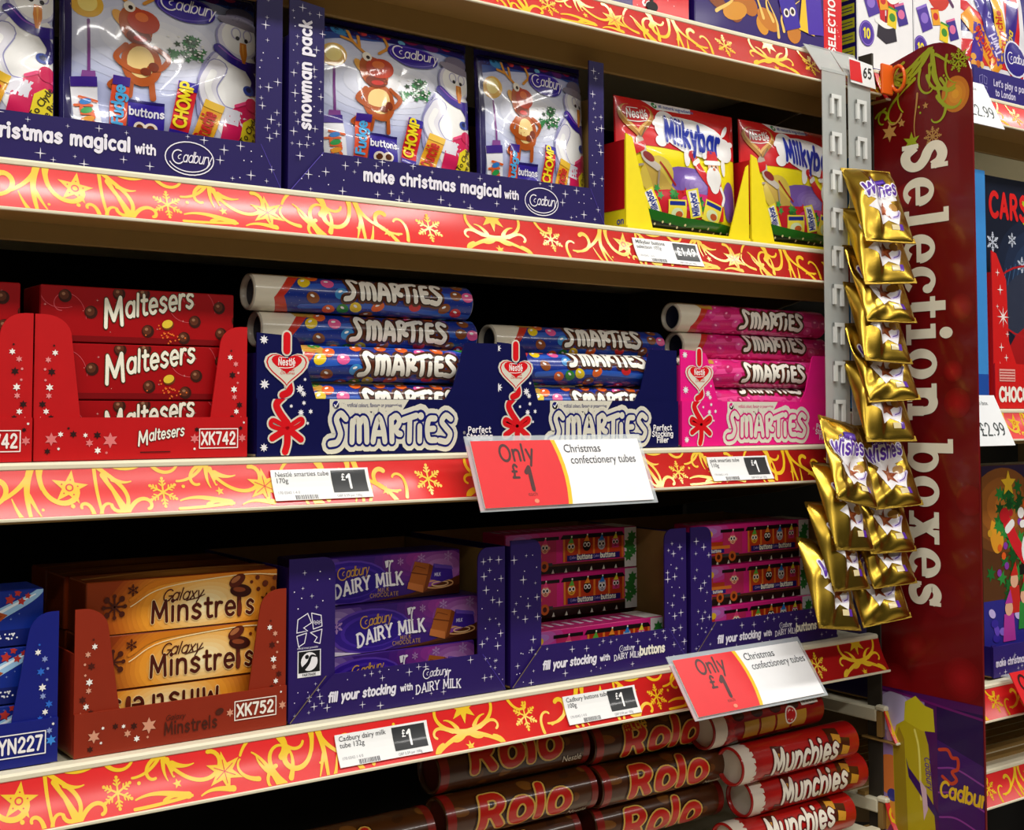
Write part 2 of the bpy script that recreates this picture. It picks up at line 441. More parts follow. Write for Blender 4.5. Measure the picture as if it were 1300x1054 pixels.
    def build(s, parent, fmap, maxlen=None, curved=False, z0=0.00025, lh=LH):
        for pn, shapes in s.parts.items():
            V = []; F = []; MI = []; mats = []; mi = {}; N = []; cnt = 0
            for (P, T, col, lay) in shapes:
                if col not in mi:
                    mi[col] = len(mats); mats.append(mat(col, s.rough, s.coat, s.metal, 0.04, crough=s.crough))
                cnt += 1
                h = z0 + lay * lh + (cnt % 12) * 3e-6
                for t in T:
                    pl = [P[i] for i in t]
                    if s.clip: pl = clip_poly(pl, s.clip)
                    if len(pl) < 3: continue
                    if (pl[1][0] - pl[0][0]) * (pl[2][1] - pl[0][1]) - (pl[1][1] - pl[0][1]) * (pl[2][0] - pl[0][0]) < 0: pl = pl[::-1]
                    tl = [(pl[0], pl[i], pl[i + 1]) for i in range(1, len(pl) - 1)]
                    if maxlen:
                        todo = tl; tl = []
                        while todo:
                            q = todo.pop()
                            d = [math.hypot(q[i][0] - q[(i + 1) % 3][0], q[i][1] - q[(i + 1) % 3][1]) for i in range(3)]
                            i = d.index(max(d))
                            if d[i] <= maxlen: tl.append(q); continue
                            a, b, c = q[i], q[(i + 1) % 3], q[(i + 2) % 3]; m = ((a[0] + b[0]) / 2, (a[1] + b[1]) / 2)
                            todo += [(a, m, c), (m, b, c)]
                    for q in tl:
                        k = len(V)
                        for p in q:
                            V.append(fmap(p[0], p[1], h))
                            if curved:
                                e = 0.0016
                                A = Vector(fmap(p[0] + e, p[1], h)) - Vector(fmap(p[0] - e, p[1], h)); B = Vector(fmap(p[0], p[1] + e, h)) - Vector(fmap(p[0], p[1] - e, h))
                                N.append(tuple(A.cross(B).normalized()))
                        F.append((k, k + 1, k + 2)); MI.append(mi[col])
            if F:
                ob = link_mesh(pn, V, F, mats, parent, MI, smooth=curved, normals=N if curved else None)
                if pn in ('printed_stars', 'printed_swirls', 'gold_ornament', 'barcode', 'printed_spots', 'printed_glow'): ob['kind'] = 'stuff'

def clip_poly(pl, r):
    for ax, lim, sg in ((0, r[0], 1), (0, r[2], -1), (1, r[1], 1), (1, r[3], -1)):
        out = []
        for i in range(len(pl)):
            a, b = pl[i], pl[(i + 1) % len(pl)]
            da, db = (a[ax] - lim) * sg, (b[ax] - lim) * sg
            if da >= 0: out.append(a)
            if (da >= 0) != (db >= 0):
                t = da / (da - db); out.append((a[0] + (b[0] - a[0]) * t, a[1] + (b[1] - a[1]) * t))
        pl = out
        if len(pl) < 3: return []
    return pl
# ------------------------------------------------------------------ the shop shell
def structure(o):
    o['kind'] = 'structure'
    return o
structure(box('floor', -4, 6, -6, 1.2, -0.05, 0.0, mat('B9B2A4', .35, grain=.12, scale=4)))
structure(box('ceiling', -4, 6, -6, 1.2, 3.30, 3.35, mat('D8D3C6', .8, grain=.06, scale=8)))
structure(box('wall_back', -1.2, 3.2, 0.44, 0.46, 0.0, 2.5, mat('0B0908', .8, grain=.2, scale=15)))  # near-black back panel: deep shade of the shelf interiors put into its colour
for i, (x, y, z, wt) in enumerate(LIGHTS):
    t = thing('ceiling_light', 'long white fluorescent ceiling fitting over the aisle', 'lamp', (x, y, z), group='ceiling fittings over the aisle')
    box('lamp_body', -.70, .70, -.10, .10, -.05, .10, mat('E6E4DE', .5), t, .01)
    for k in (-.05, .05):
        v = []; f = []
        for j in range(9):
            a = 2 * math.pi * j / 8
            for xx in (-.64, .64): v.append((xx, k + .016 * math.cos(a), -.062 + .012 * math.sin(a)))
        for j in range(8): f.append((2 * j, 2 * j + 1, 2 * j + 3, 2 * j + 2))
        link_mesh('fluorescent_tube', v, f, mat('FFF6E4', .5, grain=0, emit=1.5), t)
# ------------------------------------------------------------------ shelves
SH = .041                                                     # height of a ticket strip
def strip_yz(v):
    t = v / SH
    return (-.020 + .017 * t + .0022 * math.sin(math.pi * t), -.043 + .038 * t)
def strip_map(Z):
    def f(u, v, h):
        y, z = strip_yz(v)
        y2, z2 = strip_yz(v + .0005); ty, tz = y2 - y, z2 - z; l = math.hypot(ty, tz)
        return (u, y - h * tz / l, Z + z + h * ty / l)
    return f
GOLD = 'F0C21E'
def ornament(a, x0, x1, phase):
    """gold scrolls, stars and snowflakes, one repeat every 0.60 m"""
    H = SH; c = GOLD
    k = math.floor((x0 - phase) / .60)
    while phase + k * .60 < x1:
        b = phase + k * .60
        with a.at(b, 0):
            sw = lambda x, y, hd, ln, k0, k1, w0, w1, cc: a.swirl(x, y, hd, ln, k0, k1, w0 * 1.15 + .0003, w1 * 1.15 + .0003, cc)
            # tall stems with curls
            def stems():
                sw(.004, .010, -10, .050, .20, 1.5, .0016, .0040, c); sw(.008, .008, 15, .050, .08, .22, .0012, .0036, c)
                sw(.050, .041, 250, .043, .10, .02, .0048, .0022, c); sw(.046, .020, 300, .022, -.05, .1, .0036, .0006, c)
                sw(.058, .041, 255, .064, .30, 1.5, .0022, .0044, c); sw(.057, .041, 262, .018, .05, .05, .0050, .0008, c); sw(.034, .016, 285, .018, .02, .1, .0006, .0028, c)
            stems()
            a.star(.080, .024, .0155, .0062, 5, c, 1, 80); a.ring(.080, .024, .0028, .0028, .0012, 'E02A2A', 2, 12)
            for q in range(5):
                an = math.radians(80 + 72 * q); a.ell(.080 + .0068 * math.cos(an), .024 + .0068 * math.sin(an), .0007, .0007, 'E02A2A', 2, n=8)
            a.ell(.081, .008, .0018, .0018, c, 1); a.ell(.057, .006, .0012, .0012, c, 1)
            # leaf fan and small curls
            sw(.101, .041, 272, .042, .01, .02, .0024, .0018, c); sw(.104, .041, 318, .062, .05, -1.9, .0030, .0024, c); sw(.108, .034, 296, .022, .0, .05, .0042, .0006, c); sw(.116, .030, 330, .016, .1, .2, .0036, .0006, c)
            sw(.124, .0, 112, .036, .0, .08, .0062, .0006, c); sw(.126, .002, 55, .032, -.1, -1.6, .0030, .0022, c); sw(.097, .0, 95, .018, .1, 1.4, .0030, .0018, c); sw(.103, .0, 80, .016, -.1, -1.0, .0026, .0014, c)
            sw(.118, .042, 335, .042, .25, .45, .0040, .0022, c); sw(.150, .042, 300, .030, .30, .60, .0030, .0016, c)
            a.flake(.158, .017, .0125, c, 1)
            # palm scrolls
            sw(.196, .041, 240, .030, -.15, -.2, .0026, .0016, c); a.ell(.1765, .0215, .0016, .0016, c, 1, n=10); sw(.199, .041, 262, .022, .05, .2, .0040, .0006, c); sw(.194, .041, 200, .028, .2, 1.1, .0030, .0018, c)
            sw(.197, .041, 305, .084, .10, 1.75, .0022, .0030, c); sw(.206, .033, 330, .020, .1, .2, .0044, .0006, c); sw(.202, .037, 290, .016, -.05, .1, .0036, .0006, c)
            sw(.172, .009, 20, .046, -.18, .10, .0010, .0048, c); sw(.196, .004, 40, .016, -.2, -.3, .0032, .0006, c); sw(.228, .003, 30, .030, -.2, .1, .0008, .0042, c); sw(.170, .002, 0, .05, .02, .0, .002, .002, c)
            a.star(.209, .016, .0042, .0018, 5, c, 1, 100); a.ell(.207, .022, .0009, .0009, c, 1, n=8); a.ell(.206, .027, .0011, .0011, c, 1, n=8)
            a.star(.252, .019, .0175, .0075, 6, c, 1, 95)
            for q in range(6):
                an = math.radians(95 + 60 * q); a.stroke([(.252, .019), (.252 + .010 * math.cos(an), .019 + .010 * math.sin(an))], .0007, 'E02A2A', 2, smooth=False)
            # big acanthus swirl
            sw(.268, .030, 70, .070, -.35, -1.0, .0018, .0052, c); sw(.305, .0, 135, .045, -.15, -1.0, .0048, .0016, c); sw(.300, .0, 110, .038, .05, .2, .0046, .0010, c); sw(.300, .016, 200, .028, .2, 1.2, .0030, .0016, c)
            sw(.282, .008, 175, .030, -.15, -.8, .0034, .0012, c); sw(.305, .041, 300, .032, .1, .9, .003, .002, c); sw(.296, .010, 150, .022, -.1, -.2, .0042, .0006, c); sw(.312, .004, 60, .030, .1, .5, .0040, .0010, c)
            with a.at(.395, 0, -1, sy=1.0): stems()
            sw(.396, .003, 70, .034, .1, 1.2, .0030, .0018, c); sw(.384, .0, 120, .030, .06, .2, .0042, .0010, c)
            a.ell(.343, .012, .0011, .0011, c, 1, n=8); a.star(.375, .010, .005, .002, 5, c, 1, 70)
            a.flake(.425, .020, .0145, c, 1)
            # symmetrical double scroll under a hanging star
            for sg in (1, -1):
                with a.at(.505, 0, sg, sy=1.0):
                    sw(.0, .016, 4, .060, .10, 1.3, .0042, .0020, c); sw(.016, .018, 22, .030, .05, -1.6, .0030, .0018, c)
                    sw(.0, .015, -8, .058, -.08, -.25, .0046, .0010, c); sw(.030, .008, -10, .026, -.2, -1.8, .0026, .0016, c); sw(.010, .020, 60, .018, -.1, -.3, .0040, .0006, c)
                    sw(.004, .013, -40, .016, .1, .4, .0030, .0006, c)
            a.star(.505, .040, .0165, .0075, 7, c, 1, 270); a.star(.505, .002, .006, .0025, 6, c, 1, 90)
            a.flake(.578, .021, .0135, c, 1); sw(.560, .040, 300, .03, .1, 1.1, .0026, .0016, c); sw(.596, .002, 100, .028, -.1, -1.0, .003, .0016, c)
        k += 1

CREAM = mat('E4DDC2', .4, grain=.03); CREAM_D = mat('96753F', .5, grain=.04)  # darker cream copy: underside shade put into backing, rail and stiffener colour
def shelf(label, x0, x1, Z, phase, depth=.43, ribbed=False, drop=.052):
    t = thing('store_shelf', label, 'shelf', (0, 0, 0))
    box('shelf_board', x0, x1, .010, depth, Z - .022, Z - .004, CREAM, t, .002)
    box('front_lip', x0, x1, -.004, .0125, Z - .007, Z, CREAM, t, .002)
    box('strip_backing', x0, x1, .002, .0095, Z - .040, Z - .0075, CREAM_D, t)
    box('lower_rail', x0, x1, -.0205, .034, Z - .0458, Z - .0435, CREAM_D, t, .0006)
    box('edge_bead', x0, x1, -.0222, -.0196, Z - .0456, Z - .0428, CREAM, t, .0006)
    box('stiffener', x0 + .03, x1 - .03, .034, .040, Z - drop, Z - .022, CREAM_D, t, .001)
    for bx in (x0 + .05, x1 - .05):
        prism('shelf_bracket', [(.05, 0), (.42, 0), (.42, -.09), (.12, -.045), (.05, -.03)], .004, lambda u, v, h, bx=bx: (bx + h, u, Z - .0225 + v), mat('6E5A40', .5), t)
    if ribbed:
        for i in range(14):
            box('rib', x0, x1, .03 + i * .027, .042 + i * .027, Z - .004, Z + .001, CREAM_D, t)
    fm = strip_map(Z)
    NV = 8; v = []; f = []; nx = []
    for xx in (x0, x1):
        for j in range(NV + 1): v.append(fm(xx, SH * j / NV, 0))
        for j in range(NV + 1): v.append(fm(xx, SH * j / NV, -.0012))
    q = NV + 1
    for j in range(NV):
        f.append((j, 2 * q + j, 2 * q + j + 1, j + 1)); f.append((q + j, q + j + 1, 3 * q + j + 1, 3 * q + j))
        f.append((j, j + 1, q + j + 1, q + j)); f.append((2 * q + j, 3 * q + j, 3 * q + j + 1, 2 * q + j + 1))
    st = link_mesh('ticket_strip', v, f, mat('E32222', .35, coat=1.0, grain=.03, crough=.24), t, smooth=False)
    for p in st.data.polygons: p.use_smooth = len(p.vertices) == 4 and p.index % 4 == 0
    a = Art(clip=(max(x0, -.05) + .001, .0006, min(x1, 1.95) - .001, SH - .0006), rough=.35, coat=1.0, crough=.24)
    a.part = 'gold_ornament'
    ornament(a, max(x0, -.05), min(x1, 1.95), phase)
    a.build(st, fm, maxlen=.012, curved=True, z0=.00012)
    return t
shelf('topmost cream metal shelf under the tall selection boxes, red and gold edge strip', BAY_X0, BAY_X1, Z0, .05, drop=.070)
shelf('cream metal shelf carrying snowman packs and yellow bags, red and gold edge strip', BAY_X0, BAY_X1, ZA, -.365, drop=.062)
shelf('cream metal shelf carrying red boxes and blue tube trays, red and gold edge strip', BAY_X0, BAY_X1, ZB, -.365)
shelf('cream metal shelf carrying brown and purple trays, red and gold edge strip', BAY_X0, BAY_X1, ZC, .20)
shelf('cream metal shelf carrying loose brown and red tubes', BAY_X0, BAY_X1, ZD, .02)
shelf('cream shelf carrying the pack with the union flag, past the red fin sign', 1.362, 2.40, 1.905, 1.10, drop=.070)
shelf('cream shelf carrying the red CARS box, past the red fin sign', 1.362, 2.40, 1.453, .98)
shelf('cream shelf carrying the Santa box, past the red fin sign', 1.362, 2.40, 1.067, 1.02)
shelf('empty ribbed cream shelf below the Santa box', 1.362, 2.40, .950, 1.0, ribbed=True)
for (ux, lb) in ((-.606, 'dark steel shelving upright at the far end of the bay'), (1.357, 'dark steel shelving upright behind the red fin sign'), (2.406, 'dark steel shelving upright at the end of the next bay')):
    t = thing('shelf_upright', lb, 'upright', (ux, 0, 0))
    box('post', -.004, .004, .36, .435, 0.0, 2.45, mat('2A241E', .5), t)
    box('foot', -.004, .004, -.0, .36, 0.0, .08, mat('2A241E', .5), t)

# ------------------------------------------------------------------ price labels and cards
def price_label(label, x0, Z, lines, price, w=.100):
    t = thing('price_label', label, 'price label', (0, 0, 0))
    sm = strip_map(Z)
    fm = lambda u, v, h: sm(u, v, h + .0018)
    v = []; f = []
    vs = [.004 + .0295 * j / 5 for j in range(6)]
    for xx in (x0, x0 + w):
        for q in vs: v.append(fm(xx, q, 0))
        for q in vs: v.append(fm(xx, q, -.0008))
    for j in range(5):
        f += [(j, 12 + j, 13 + j, j + 1), (6 + j, 7 + j, 19 + j, 18 + j), (j, j + 1, 7 + j, 6 + j), (12 + j, 18 + j, 19 + j, 13 + j)]
    f += [(0, 6, 18, 12), (5, 17, 23, 11)]
    o = link_mesh('paper_ticket', v, f, mat('F1F1F0', .35, coat=.3, grain=.02), t)
    a = Art(rough=.35, coat=.3)
    with a.on('price_panel'):
        a.rect(x0 + .060, .0095, x0 + .0965, .0315, '2B2D30', 1)
    y = .0268
    for ln in lines:
        a.text(ln, x0 + .0035, y, .0068, '4A4A4E', 1, off=.006, sx=.95); y -= .0062
    if len(price) <= 2:
        a.letters(price[0], x0 + .0705, .0215, .0042, .24, 'F6F6F6', 2); a.letters(price[1:], x0 + .0755, .0135, .0092, .26, 'F6F6F6', 2)
    else:
        a.letters(price, x0 + .0785, .0160, .0068, .24, 'F6F6F6', 2, align='c', track=.22, sx=.9)
    with a.on('barcode'):
        r = random.Random(len(lines[0]))
        xx = x0 + .020
        while xx < x0 + .042:
            wd = r.choice((.0005, .0008, .0012)); a.rect(xx, .0045, xx + wd, .0085, '6C6C70', 1); xx += wd + r.choice((.0005, .0009))
    a.text('170 0342 1 4 0', x0 + .0035, .0100, .0036, '9A9AA0', 1); a.text('GBP 0.59 per 100g', x0 + .062, .0052, .0034, '9A9AA0', 1)
    a.build(o, fm, maxlen=.01, curved=True, z0=.0001)
price_label('white price label reading 1.49 below the yellow bags', .929, ZA, ['Milkybar buttons', 'selection 102g'], '£1.49')
price_label('white price label reading smarties tube 170g below the blue tray', .494, ZB, ['Nestlé smarties tube', '170g'], '£1')
price_label('white price label reading pink smarties tube below the pink tray', 1.042, ZB, ['pink smarties tube', '110g'], '£1')
price_label('white price label reading dairy milk tube 132g', .561, ZC, ['Cadbury dairy milk', 'tube 132g'], '£1')
price_label('white price label reading buttons tube 100g', .829, ZC, ['Cadbury buttons tube', '100g'], '£1')

def promo_card(label, xl, xr, Z, top, bot):
    """card in a clear tilted holder: top = (y, z) and bot = (y, z) of its face"""
    t = thing('promotion_card', label, 'price card', (0, 0, 0))
    Ln = math.hypot(top[0] - bot[0], top[1] - bot[1])
    uy, uz = (top[0] - bot[0]) / Ln, (top[1] - bot[1]) / Ln
    fm = lambda u, v, h: (xl + u, bot[0] + uy * v - h * uz, bot[1] + uz * v + h * uy)
    W = xr - xl
    card = prism('card', [(0, 0), (W, 0), (W, Ln), (0, Ln)], .0012, fm, mat('F4F4F6', .4, grain=.02), t)
    prism('red_backing', [(-.004, -.001), (W * .42, -.001), (W * .42, Ln - .004), (-.004, Ln - .004)], .001, lambda u, v, h: fm(u, v, h - .0028), mat('E0202A', .4), t)
    prism('clear_holder', [(-.005, -.003), (W + .006, -.003), (W + .006, Ln + .006), (-.005, Ln + .006)], .0009, lambda u, v, h: fm(u, v, h - .0014), mat('E4ECF0', .05, grain=0, alpha=.35, coat=.5), t)
    box('holder_clip', xl + W * .25, xl + W * .75, top[0] - .001, .0015, top[1] - .010, top[1] - .0075, mat('DDE2E4', .1, alpha=.4), t)
    a = Art(clip=(0, 0, W, Ln), rough=.4)
    cx, cy, R = -W * .06, Ln * .42, W * .545
    with a.on('red_panel'):
        a.ell(cx, cy, R + .005, R * 1.02 + .004, 'F5C21A', 1, n=60); a.ell(cx, cy, R, R, 'E3242B', 2, n=60)
    dk = '4A2020'
    a.letters('Only', W * .145, Ln * .69, .0115, .25, dk, 3, sx=.92)
    a.letters('£', W * .19, Ln * .43, .0095, .27, dk, 3); a.letters('1', W * .265, Ln * .25, .0158, .34, dk, 3, sx=.9)
    a.text('each', W * .25, Ln * .15, .0065, '8A2A2A', 3); a.ell(W * .29, Ln * .07, .003, .0022, 'E88A6A', 3)
    a.text('Christmas', W * .52, Ln * .80, .0128, '4A4B52', 1, sx=.95)
    a.text('confectionery tubes', W * .545, Ln * .62, .0128, '4A4B52', 1, sx=.87)
    a.build(card, fm, z0=.0002)
promo_card('tilted red and white Only £1 card in front of the two blue tube trays', .700, .920, ZB, (-.0235, 1.4200), (-.0505, 1.3555))
promo_card('tilted red and white Only £1 card below the hanging gold bags', .970, 1.174, ZC, (-.0235, 1.1745), (-.0640, 1.1205))
# ------------------------------------------------------------------ shared artwork
def sparkles(a, x0, y0, x1, y1, n, seed, col='E6E2F2', big=.0048, lay=1, avoid=()):
    r = random.Random(seed)
    got = []
    tries = 0
    while len(got) < n and tries < n * 30:
        tries += 1
        x, y = r.uniform(x0, x1), r.uniform(y0, y1)
        if any(b[0] < x < b[2] and b[1] < y < b[3] for b in avoid): continue
        if any((x - g[0]) ** 2 + (y - g[1]) ** 2 < (big * 1.5) ** 2 for g in got): continue
        got.append((x, y))
        k = r.random()
        with a.on('printed_stars'):
            if k < .45: a.spark(x, y, big * r.uniform(.75, 1.1), col, lay)
            elif k < .75: a.spark(x, y, big * r.uniform(.4, .6), col, lay)
            else: a.ell(x, y, big * .13, big * .13, col, lay, n=8)
def stars6(a, pts, lay=1, sc=1.0):
    """pts: (x, y, size, colour)"""
    with a.on('printed_stars'):
        for x, y, q, c in pts:
            if q < .0012: a.ell(x, y, q * sc, q * sc, c, lay, n=8)
            else: a.star(x, y, q * sc, q * .5 * sc, 6, c, lay, 90)
def script_logo(a, x, y, size, col, lay, align='c', rot=0, w=.17):
    """flowing signature wordmark with a large open capital"""
    with a.on('printed_lettering'), a.at(x, y, size, rot=rot):
        a.stroke(arc(-2.0, .62, .85, .95, 60, 318, 16), w, col, lay, smooth=False)
        a.swirl(-1.62, .95, 190, 1.0, .25, 1.15, w * .8, w * .5, col, lay)
    a.letters('adbury', x - size * 1.35 * math.cos(math.radians(rot)), y - size * 1.35 * math.sin(math.radians(rot)), size, w, col, lay, sx=.72, slant=.22, track=.12, rot=rot)
def dairy_milk(a, x, y, size, col, lay, w=.24, arch=.035):
    W = lambda p: (p[0], p[1] - arch * (p[0]) ** 2 * .35)
    out = a.letters('DAIRY MILK', x, y, size, w, col, lay, sx=.86, track=.26, align='c', warp=W)
    with a.on('printed_lettering'), a.at(x, y, size * .86, sy=size):      # serifs
        lay_out, tot = a._layout('DAIRY MILK', GL, .26)
        for ch, (gx, _) in zip('DAIRY MILK', lay_out):
            feet = {'D': [(.04, 0), (.04, 1.45)], 'A': [(0, 0), (.96, 0)], 'I': [(.08, 0), (.08, 1.45)], 'R': [(.04, 0), (.04, 1.45), (.86, 0)], 'Y': [(.44, 0), (0, 1.45), (.88, 1.45)], 'M': [(.04, 0), (1.2, 0), (.12, 1.45), (1.12, 1.45)], 'L': [(.04, 0), (.04, 1.45)], 'K': [(.04, 0), (.04, 1.45), (.86, 0), (.82, 1.45)]}.get(ch, [])
            for fx, fy in feet:
                q = W((gx + fx - tot / 2, fy)); a.rect(q[0] - .24, q[1] - .06, q[0] + .24, q[1] + .06, col, lay)
    return out
def pouring_glass(a, x, y, s, col, lay):
    with a.on('printed_logo'), a.at(x, y, s):
        a.poly([(-.55, 1.0), (-.05, 1.1), (-.12, .35), (-.40, .25)], col, lay); a.ell(.34, .95, .2, .14, col, lay)
        a.stroke([(.05, 1.0), (.15, .8), (.05, .4), (.02, -.3)], .16, col, lay); a.stroke([(.2, .9), (.1, .6), (.02, .2)], .1, col, lay)
def heart_pts(cx, cy, w, h):
    p = []
    for i in range(28):
        t = 2 * math.pi * i / 28
        p.append((cx + w * .5 * math.sin(t) ** 3, cy + h * (.36 * math.cos(t) - .16 * math.cos(2 * t) - .06 * math.cos(3 * t) - .02 * math.cos(4 * t))))
    return p
def nestle_mark(a, x, y, s, col, lay):
    a.letters('Nestlé'.replace('é', 'e'), x, y, s, .26, col, lay, align='c', sx=.72, track=.22)
    a.stroke([(x + s * 1.5, y + s * 1.25), (x + s * 1.75, y + s * 1.6)], s * .2, col, lay, smooth=False)
    with a.on('printed_lettering'):
        a.stroke([(x - s * 1.9, y + s * 1.72), (x + s * .2, y + s * 1.72)], s * .14, col, lay, smooth=False); a.stroke([(x - s * 1.9, y - s * .55), (x, y - s * .62), (x + s * 1.7, y - s * .32)], s * .16, col, lay)
def party_word(a, x, y, size, fill, lay, w=.27, outlines=(), align='c', sx=1.0, track=.06):
    """bulbous party lettering with outlines [(extra width, colour), ...] from the outermost in"""
    k = 0
    for ew, c in outlines:
        a.letters('SMARTIEs', x, y, size, w + ew, c, lay + k, G=GS, track=track, align=align, sx=sx); k += 1
    a.letters('SMARTIEs', x, y, size, w, fill, lay + k, G=GS, track=track, align=align, sx=sx)

# ------------------------------------------------------------------ generic packs
def carton(name, label, cat, w, h, d, loc, col, art=None, rotz=0.0, group=None, rough=.35, coat=.15, top=None, side=None):
    t = thing(name, label, cat, loc, rotz, group)
    b = box('carton_body', -w / 2, w / 2, 0, d, 0, h, mat(col, rough, coat, grain=.05), t, .0012)
    if art:
        a = Art(clip=(-w / 2 + .0008, .0008, w / 2 - .0008, h - .0008), rough=rough, coat=coat)
        art(a, w, h); a.build(b, front(0))
    if top:
        a = Art(clip=(-w / 2 + .0008, .0008, w / 2 - .0008, d - .0008), rough=rough, coat=coat); a.part = 'top_print'
        top(a, w, d); a.build(b, lambda u, v, hh: (u, v, h + hh))
    if side:
        a = Art(clip=(.0008, .0008, d - .0008, h - .0008), rough=rough, coat=coat); a.part = 'side_print'
        side(a, d, h); a.build(b, lambda u, v, hh: (-w / 2 - hh, d - u, v))
    return t

def place_copy(proto, loc, rotz=None, label=None):
    c = copy_tree(proto); c.location = loc
    if rotz is not None: c.rotation_euler = (0, 0, rotz)
    if label: c['label'] = label
    return c

BROWN_BOARD = '8A6A38'
def tray(name, label, X0, X1, Y, Z, depth, fh, lw, rw, side_h, col, art=None, artl=None, artr=None, inner=BROWN_BOARD, rotz=0.0, group=None, rough=.45, notch=None, back_h=None, sidecol=None, arts=None):
    w = X1 - X0
    t = thing(name, label, 'display tray', ((X0 + X1) / 2, Y, Z + .0006), rotz, group)
    m = mat(col, rough, .08, grain=.06); mi = mat(inner, .7, grain=.1)
    box('tray_base', -w / 2, w / 2, .002, depth, 0, .002, mi, t)
    if fh > 0:
        ol = [(-w / 2, 0), (w / 2, 0), (w / 2, fh), (-w / 2, fh)]
        if notch: ol = notch(w, fh)
        p = prism('front_panel', ol, .0018, front(-.0004), m, t)
        if art:
            a = Art(clip=(-w / 2 + .0005, .0005, w / 2 - .0005, fh - .0004), rough=rough); art(a, w, fh); a.build(p, front(-.0004))
    for sgn, ol, ar in ((-1, lw, artl), (1, rw, artr)):
        if not ol: continue
        q = [(sgn * w / 2 + x, z) for x, z in ol]
        ar2 = sum(q[i][0] * q[(i + 1) % len(q)][1] - q[(i + 1) % len(q)][0] * q[i][1] for i in range(len(q)))
        if ar2 < 0: q = q[::-1]
        p = prism('corner_wing', q, .0016, front(.0018), m, t)
        if ar:
            xs = [x for x, z in q]; zs = [z for x, z in q]
            a = Art(rough=rough); ar(a, min(xs), max(xs), max(zs)); a.build(p, front(.0018))
    sh2 = side_h if isinstance(side_h, tuple) else (side_h, side_h)
    for sgn in (-1, 1):
        x = sgn * w / 2; side_h = sh2[0] if sgn < 0 else sh2[1]
        b = box('side_wall', min(x, x - sgn * .0018), max(x, x - sgn * .0018), .0038, depth, .002, side_h, mat(sidecol or col, rough, .08, grain=.06), t)
        if inner == BROWN_BOARD and side_h > .12:
            xi = x - sgn * .0019; box('inner_face', min(xi, xi - sgn * .0005), max(xi, xi - sgn * .0005), .0040, depth - .0021, .0022, side_h - .0004, mi, t)
        if arts and sgn < 0:
            a = Art(clip=(0, 0, depth - .004, side_h), rough=rough); a.part = 'side_print'; arts(a, depth, side_h); a.build(b, lambda u, v, h: (-w / 2 - h, depth - u, v))
    box('back_wall', -w / 2 + .002, w / 2 - .002, depth - .002, depth, .002, back_h or sh2[0], mi, t)
    return t

def pillow(w, h, T, seed=1, wr=.0012, flat=.0):
    r = random.Random(seed)
    ws = [(r.uniform(20, 60) * r.choice((-1, 1)), r.uniform(15, 60) * r.choice((-1, 1)), r.uniform(0, 6.3), r.uniform(.3, 1)) for _ in range(5)]
    cr = [(r.uniform(0, math.pi), r.uniform(-.5, .5) * w * .6, r.uniform(.007, .013), r.choice((-1, 1)) * r.uniform(.6, 1.4)) for _ in range(7)]
    def hgt(u, v):
        s, t = 2 * u / w, 2 * v / h - 1
        s = max(-1, min(1, s)); t = max(-1, min(1, t))
        pr = (1 - s ** 4) ** .75 * (1 - t ** 4) ** .8
        z = T * pr
        q = 0
        for a, b, c, d in ws: q += d * math.sin(a * u + b * v + c)
        for an, off, wd, am in cr:
            dd = (u * math.cos(an) + (v - h / 2) * math.sin(an) - off) / wd
            if abs(dd) < 4: q += 1.6 * am * math.exp(-dd * dd)
        z += wr * q * (.25 + .75 * min(1, pr * 2)) * (1 - max(abs(s), abs(t)) ** 10)
        return z
    NG = 60
    grid = [[hgt(w * (i / NG - .5), h * j / NG) for i in range(NG + 1)] for j in range(NG + 1)]
    def f(u, v, hh=0.0):
        x = min(max((u / w + .5) * NG, 0), NG - 1e-6); y = min(max(v / h * NG, 0), NG - 1e-6)
        i, j = int(x), int(y); x -= i; y -= j
        g0, g1 = grid[j], grid[j + 1]
        return (u, -((g0[i] * (1 - x) + g0[i + 1] * x) * (1 - y) + (g1[i] * (1 - x) + g1[i + 1] * x) * y) - hh, v)
    return f

def pouch(parent, w, h, T, f, m, back=.35, n=30, name='pouch', bm=None):
    V = []; F = []; nz = n
    for sd in (0, 1):
        for j in range(nz + 1):
            for i in range(n + 1):
                u, v = w * (i / n - .5), h * j / nz
                p = f(u, v, 0)
                if sd:
                    s, t = 2 * u / w, 2 * v / h - 1
                    p = (u, .0004 + T * back * (1 - s ** 4) * (1 - t ** 4), v)
                V.append(p)
    q = (n + 1) * (nz + 1)
    for sd in (0, 1):
        for j in range(nz):
            for i in range(n):
                k = sd * q + j * (n + 1) + i
                fc = (k, k + 1, k + n + 2, k + n + 1)
                F.append(fc if sd == 0 else fc[::-1])
    for i in range(n):
        F.append((i, q + i, q + i + 1, i + 1)); k = nz * (n + 1) + i; F.append((k, k + 1, q + k + 1, q + k))
    for j in range(nz):
        k = j * (n + 1); F.append((k, k + n + 1, q + k + n + 1, q + k)); k += n; F.append((k, q + k, q + k + n + 1, k + n + 1))
    return link_mesh(name, V, F, m, parent, smooth=True)
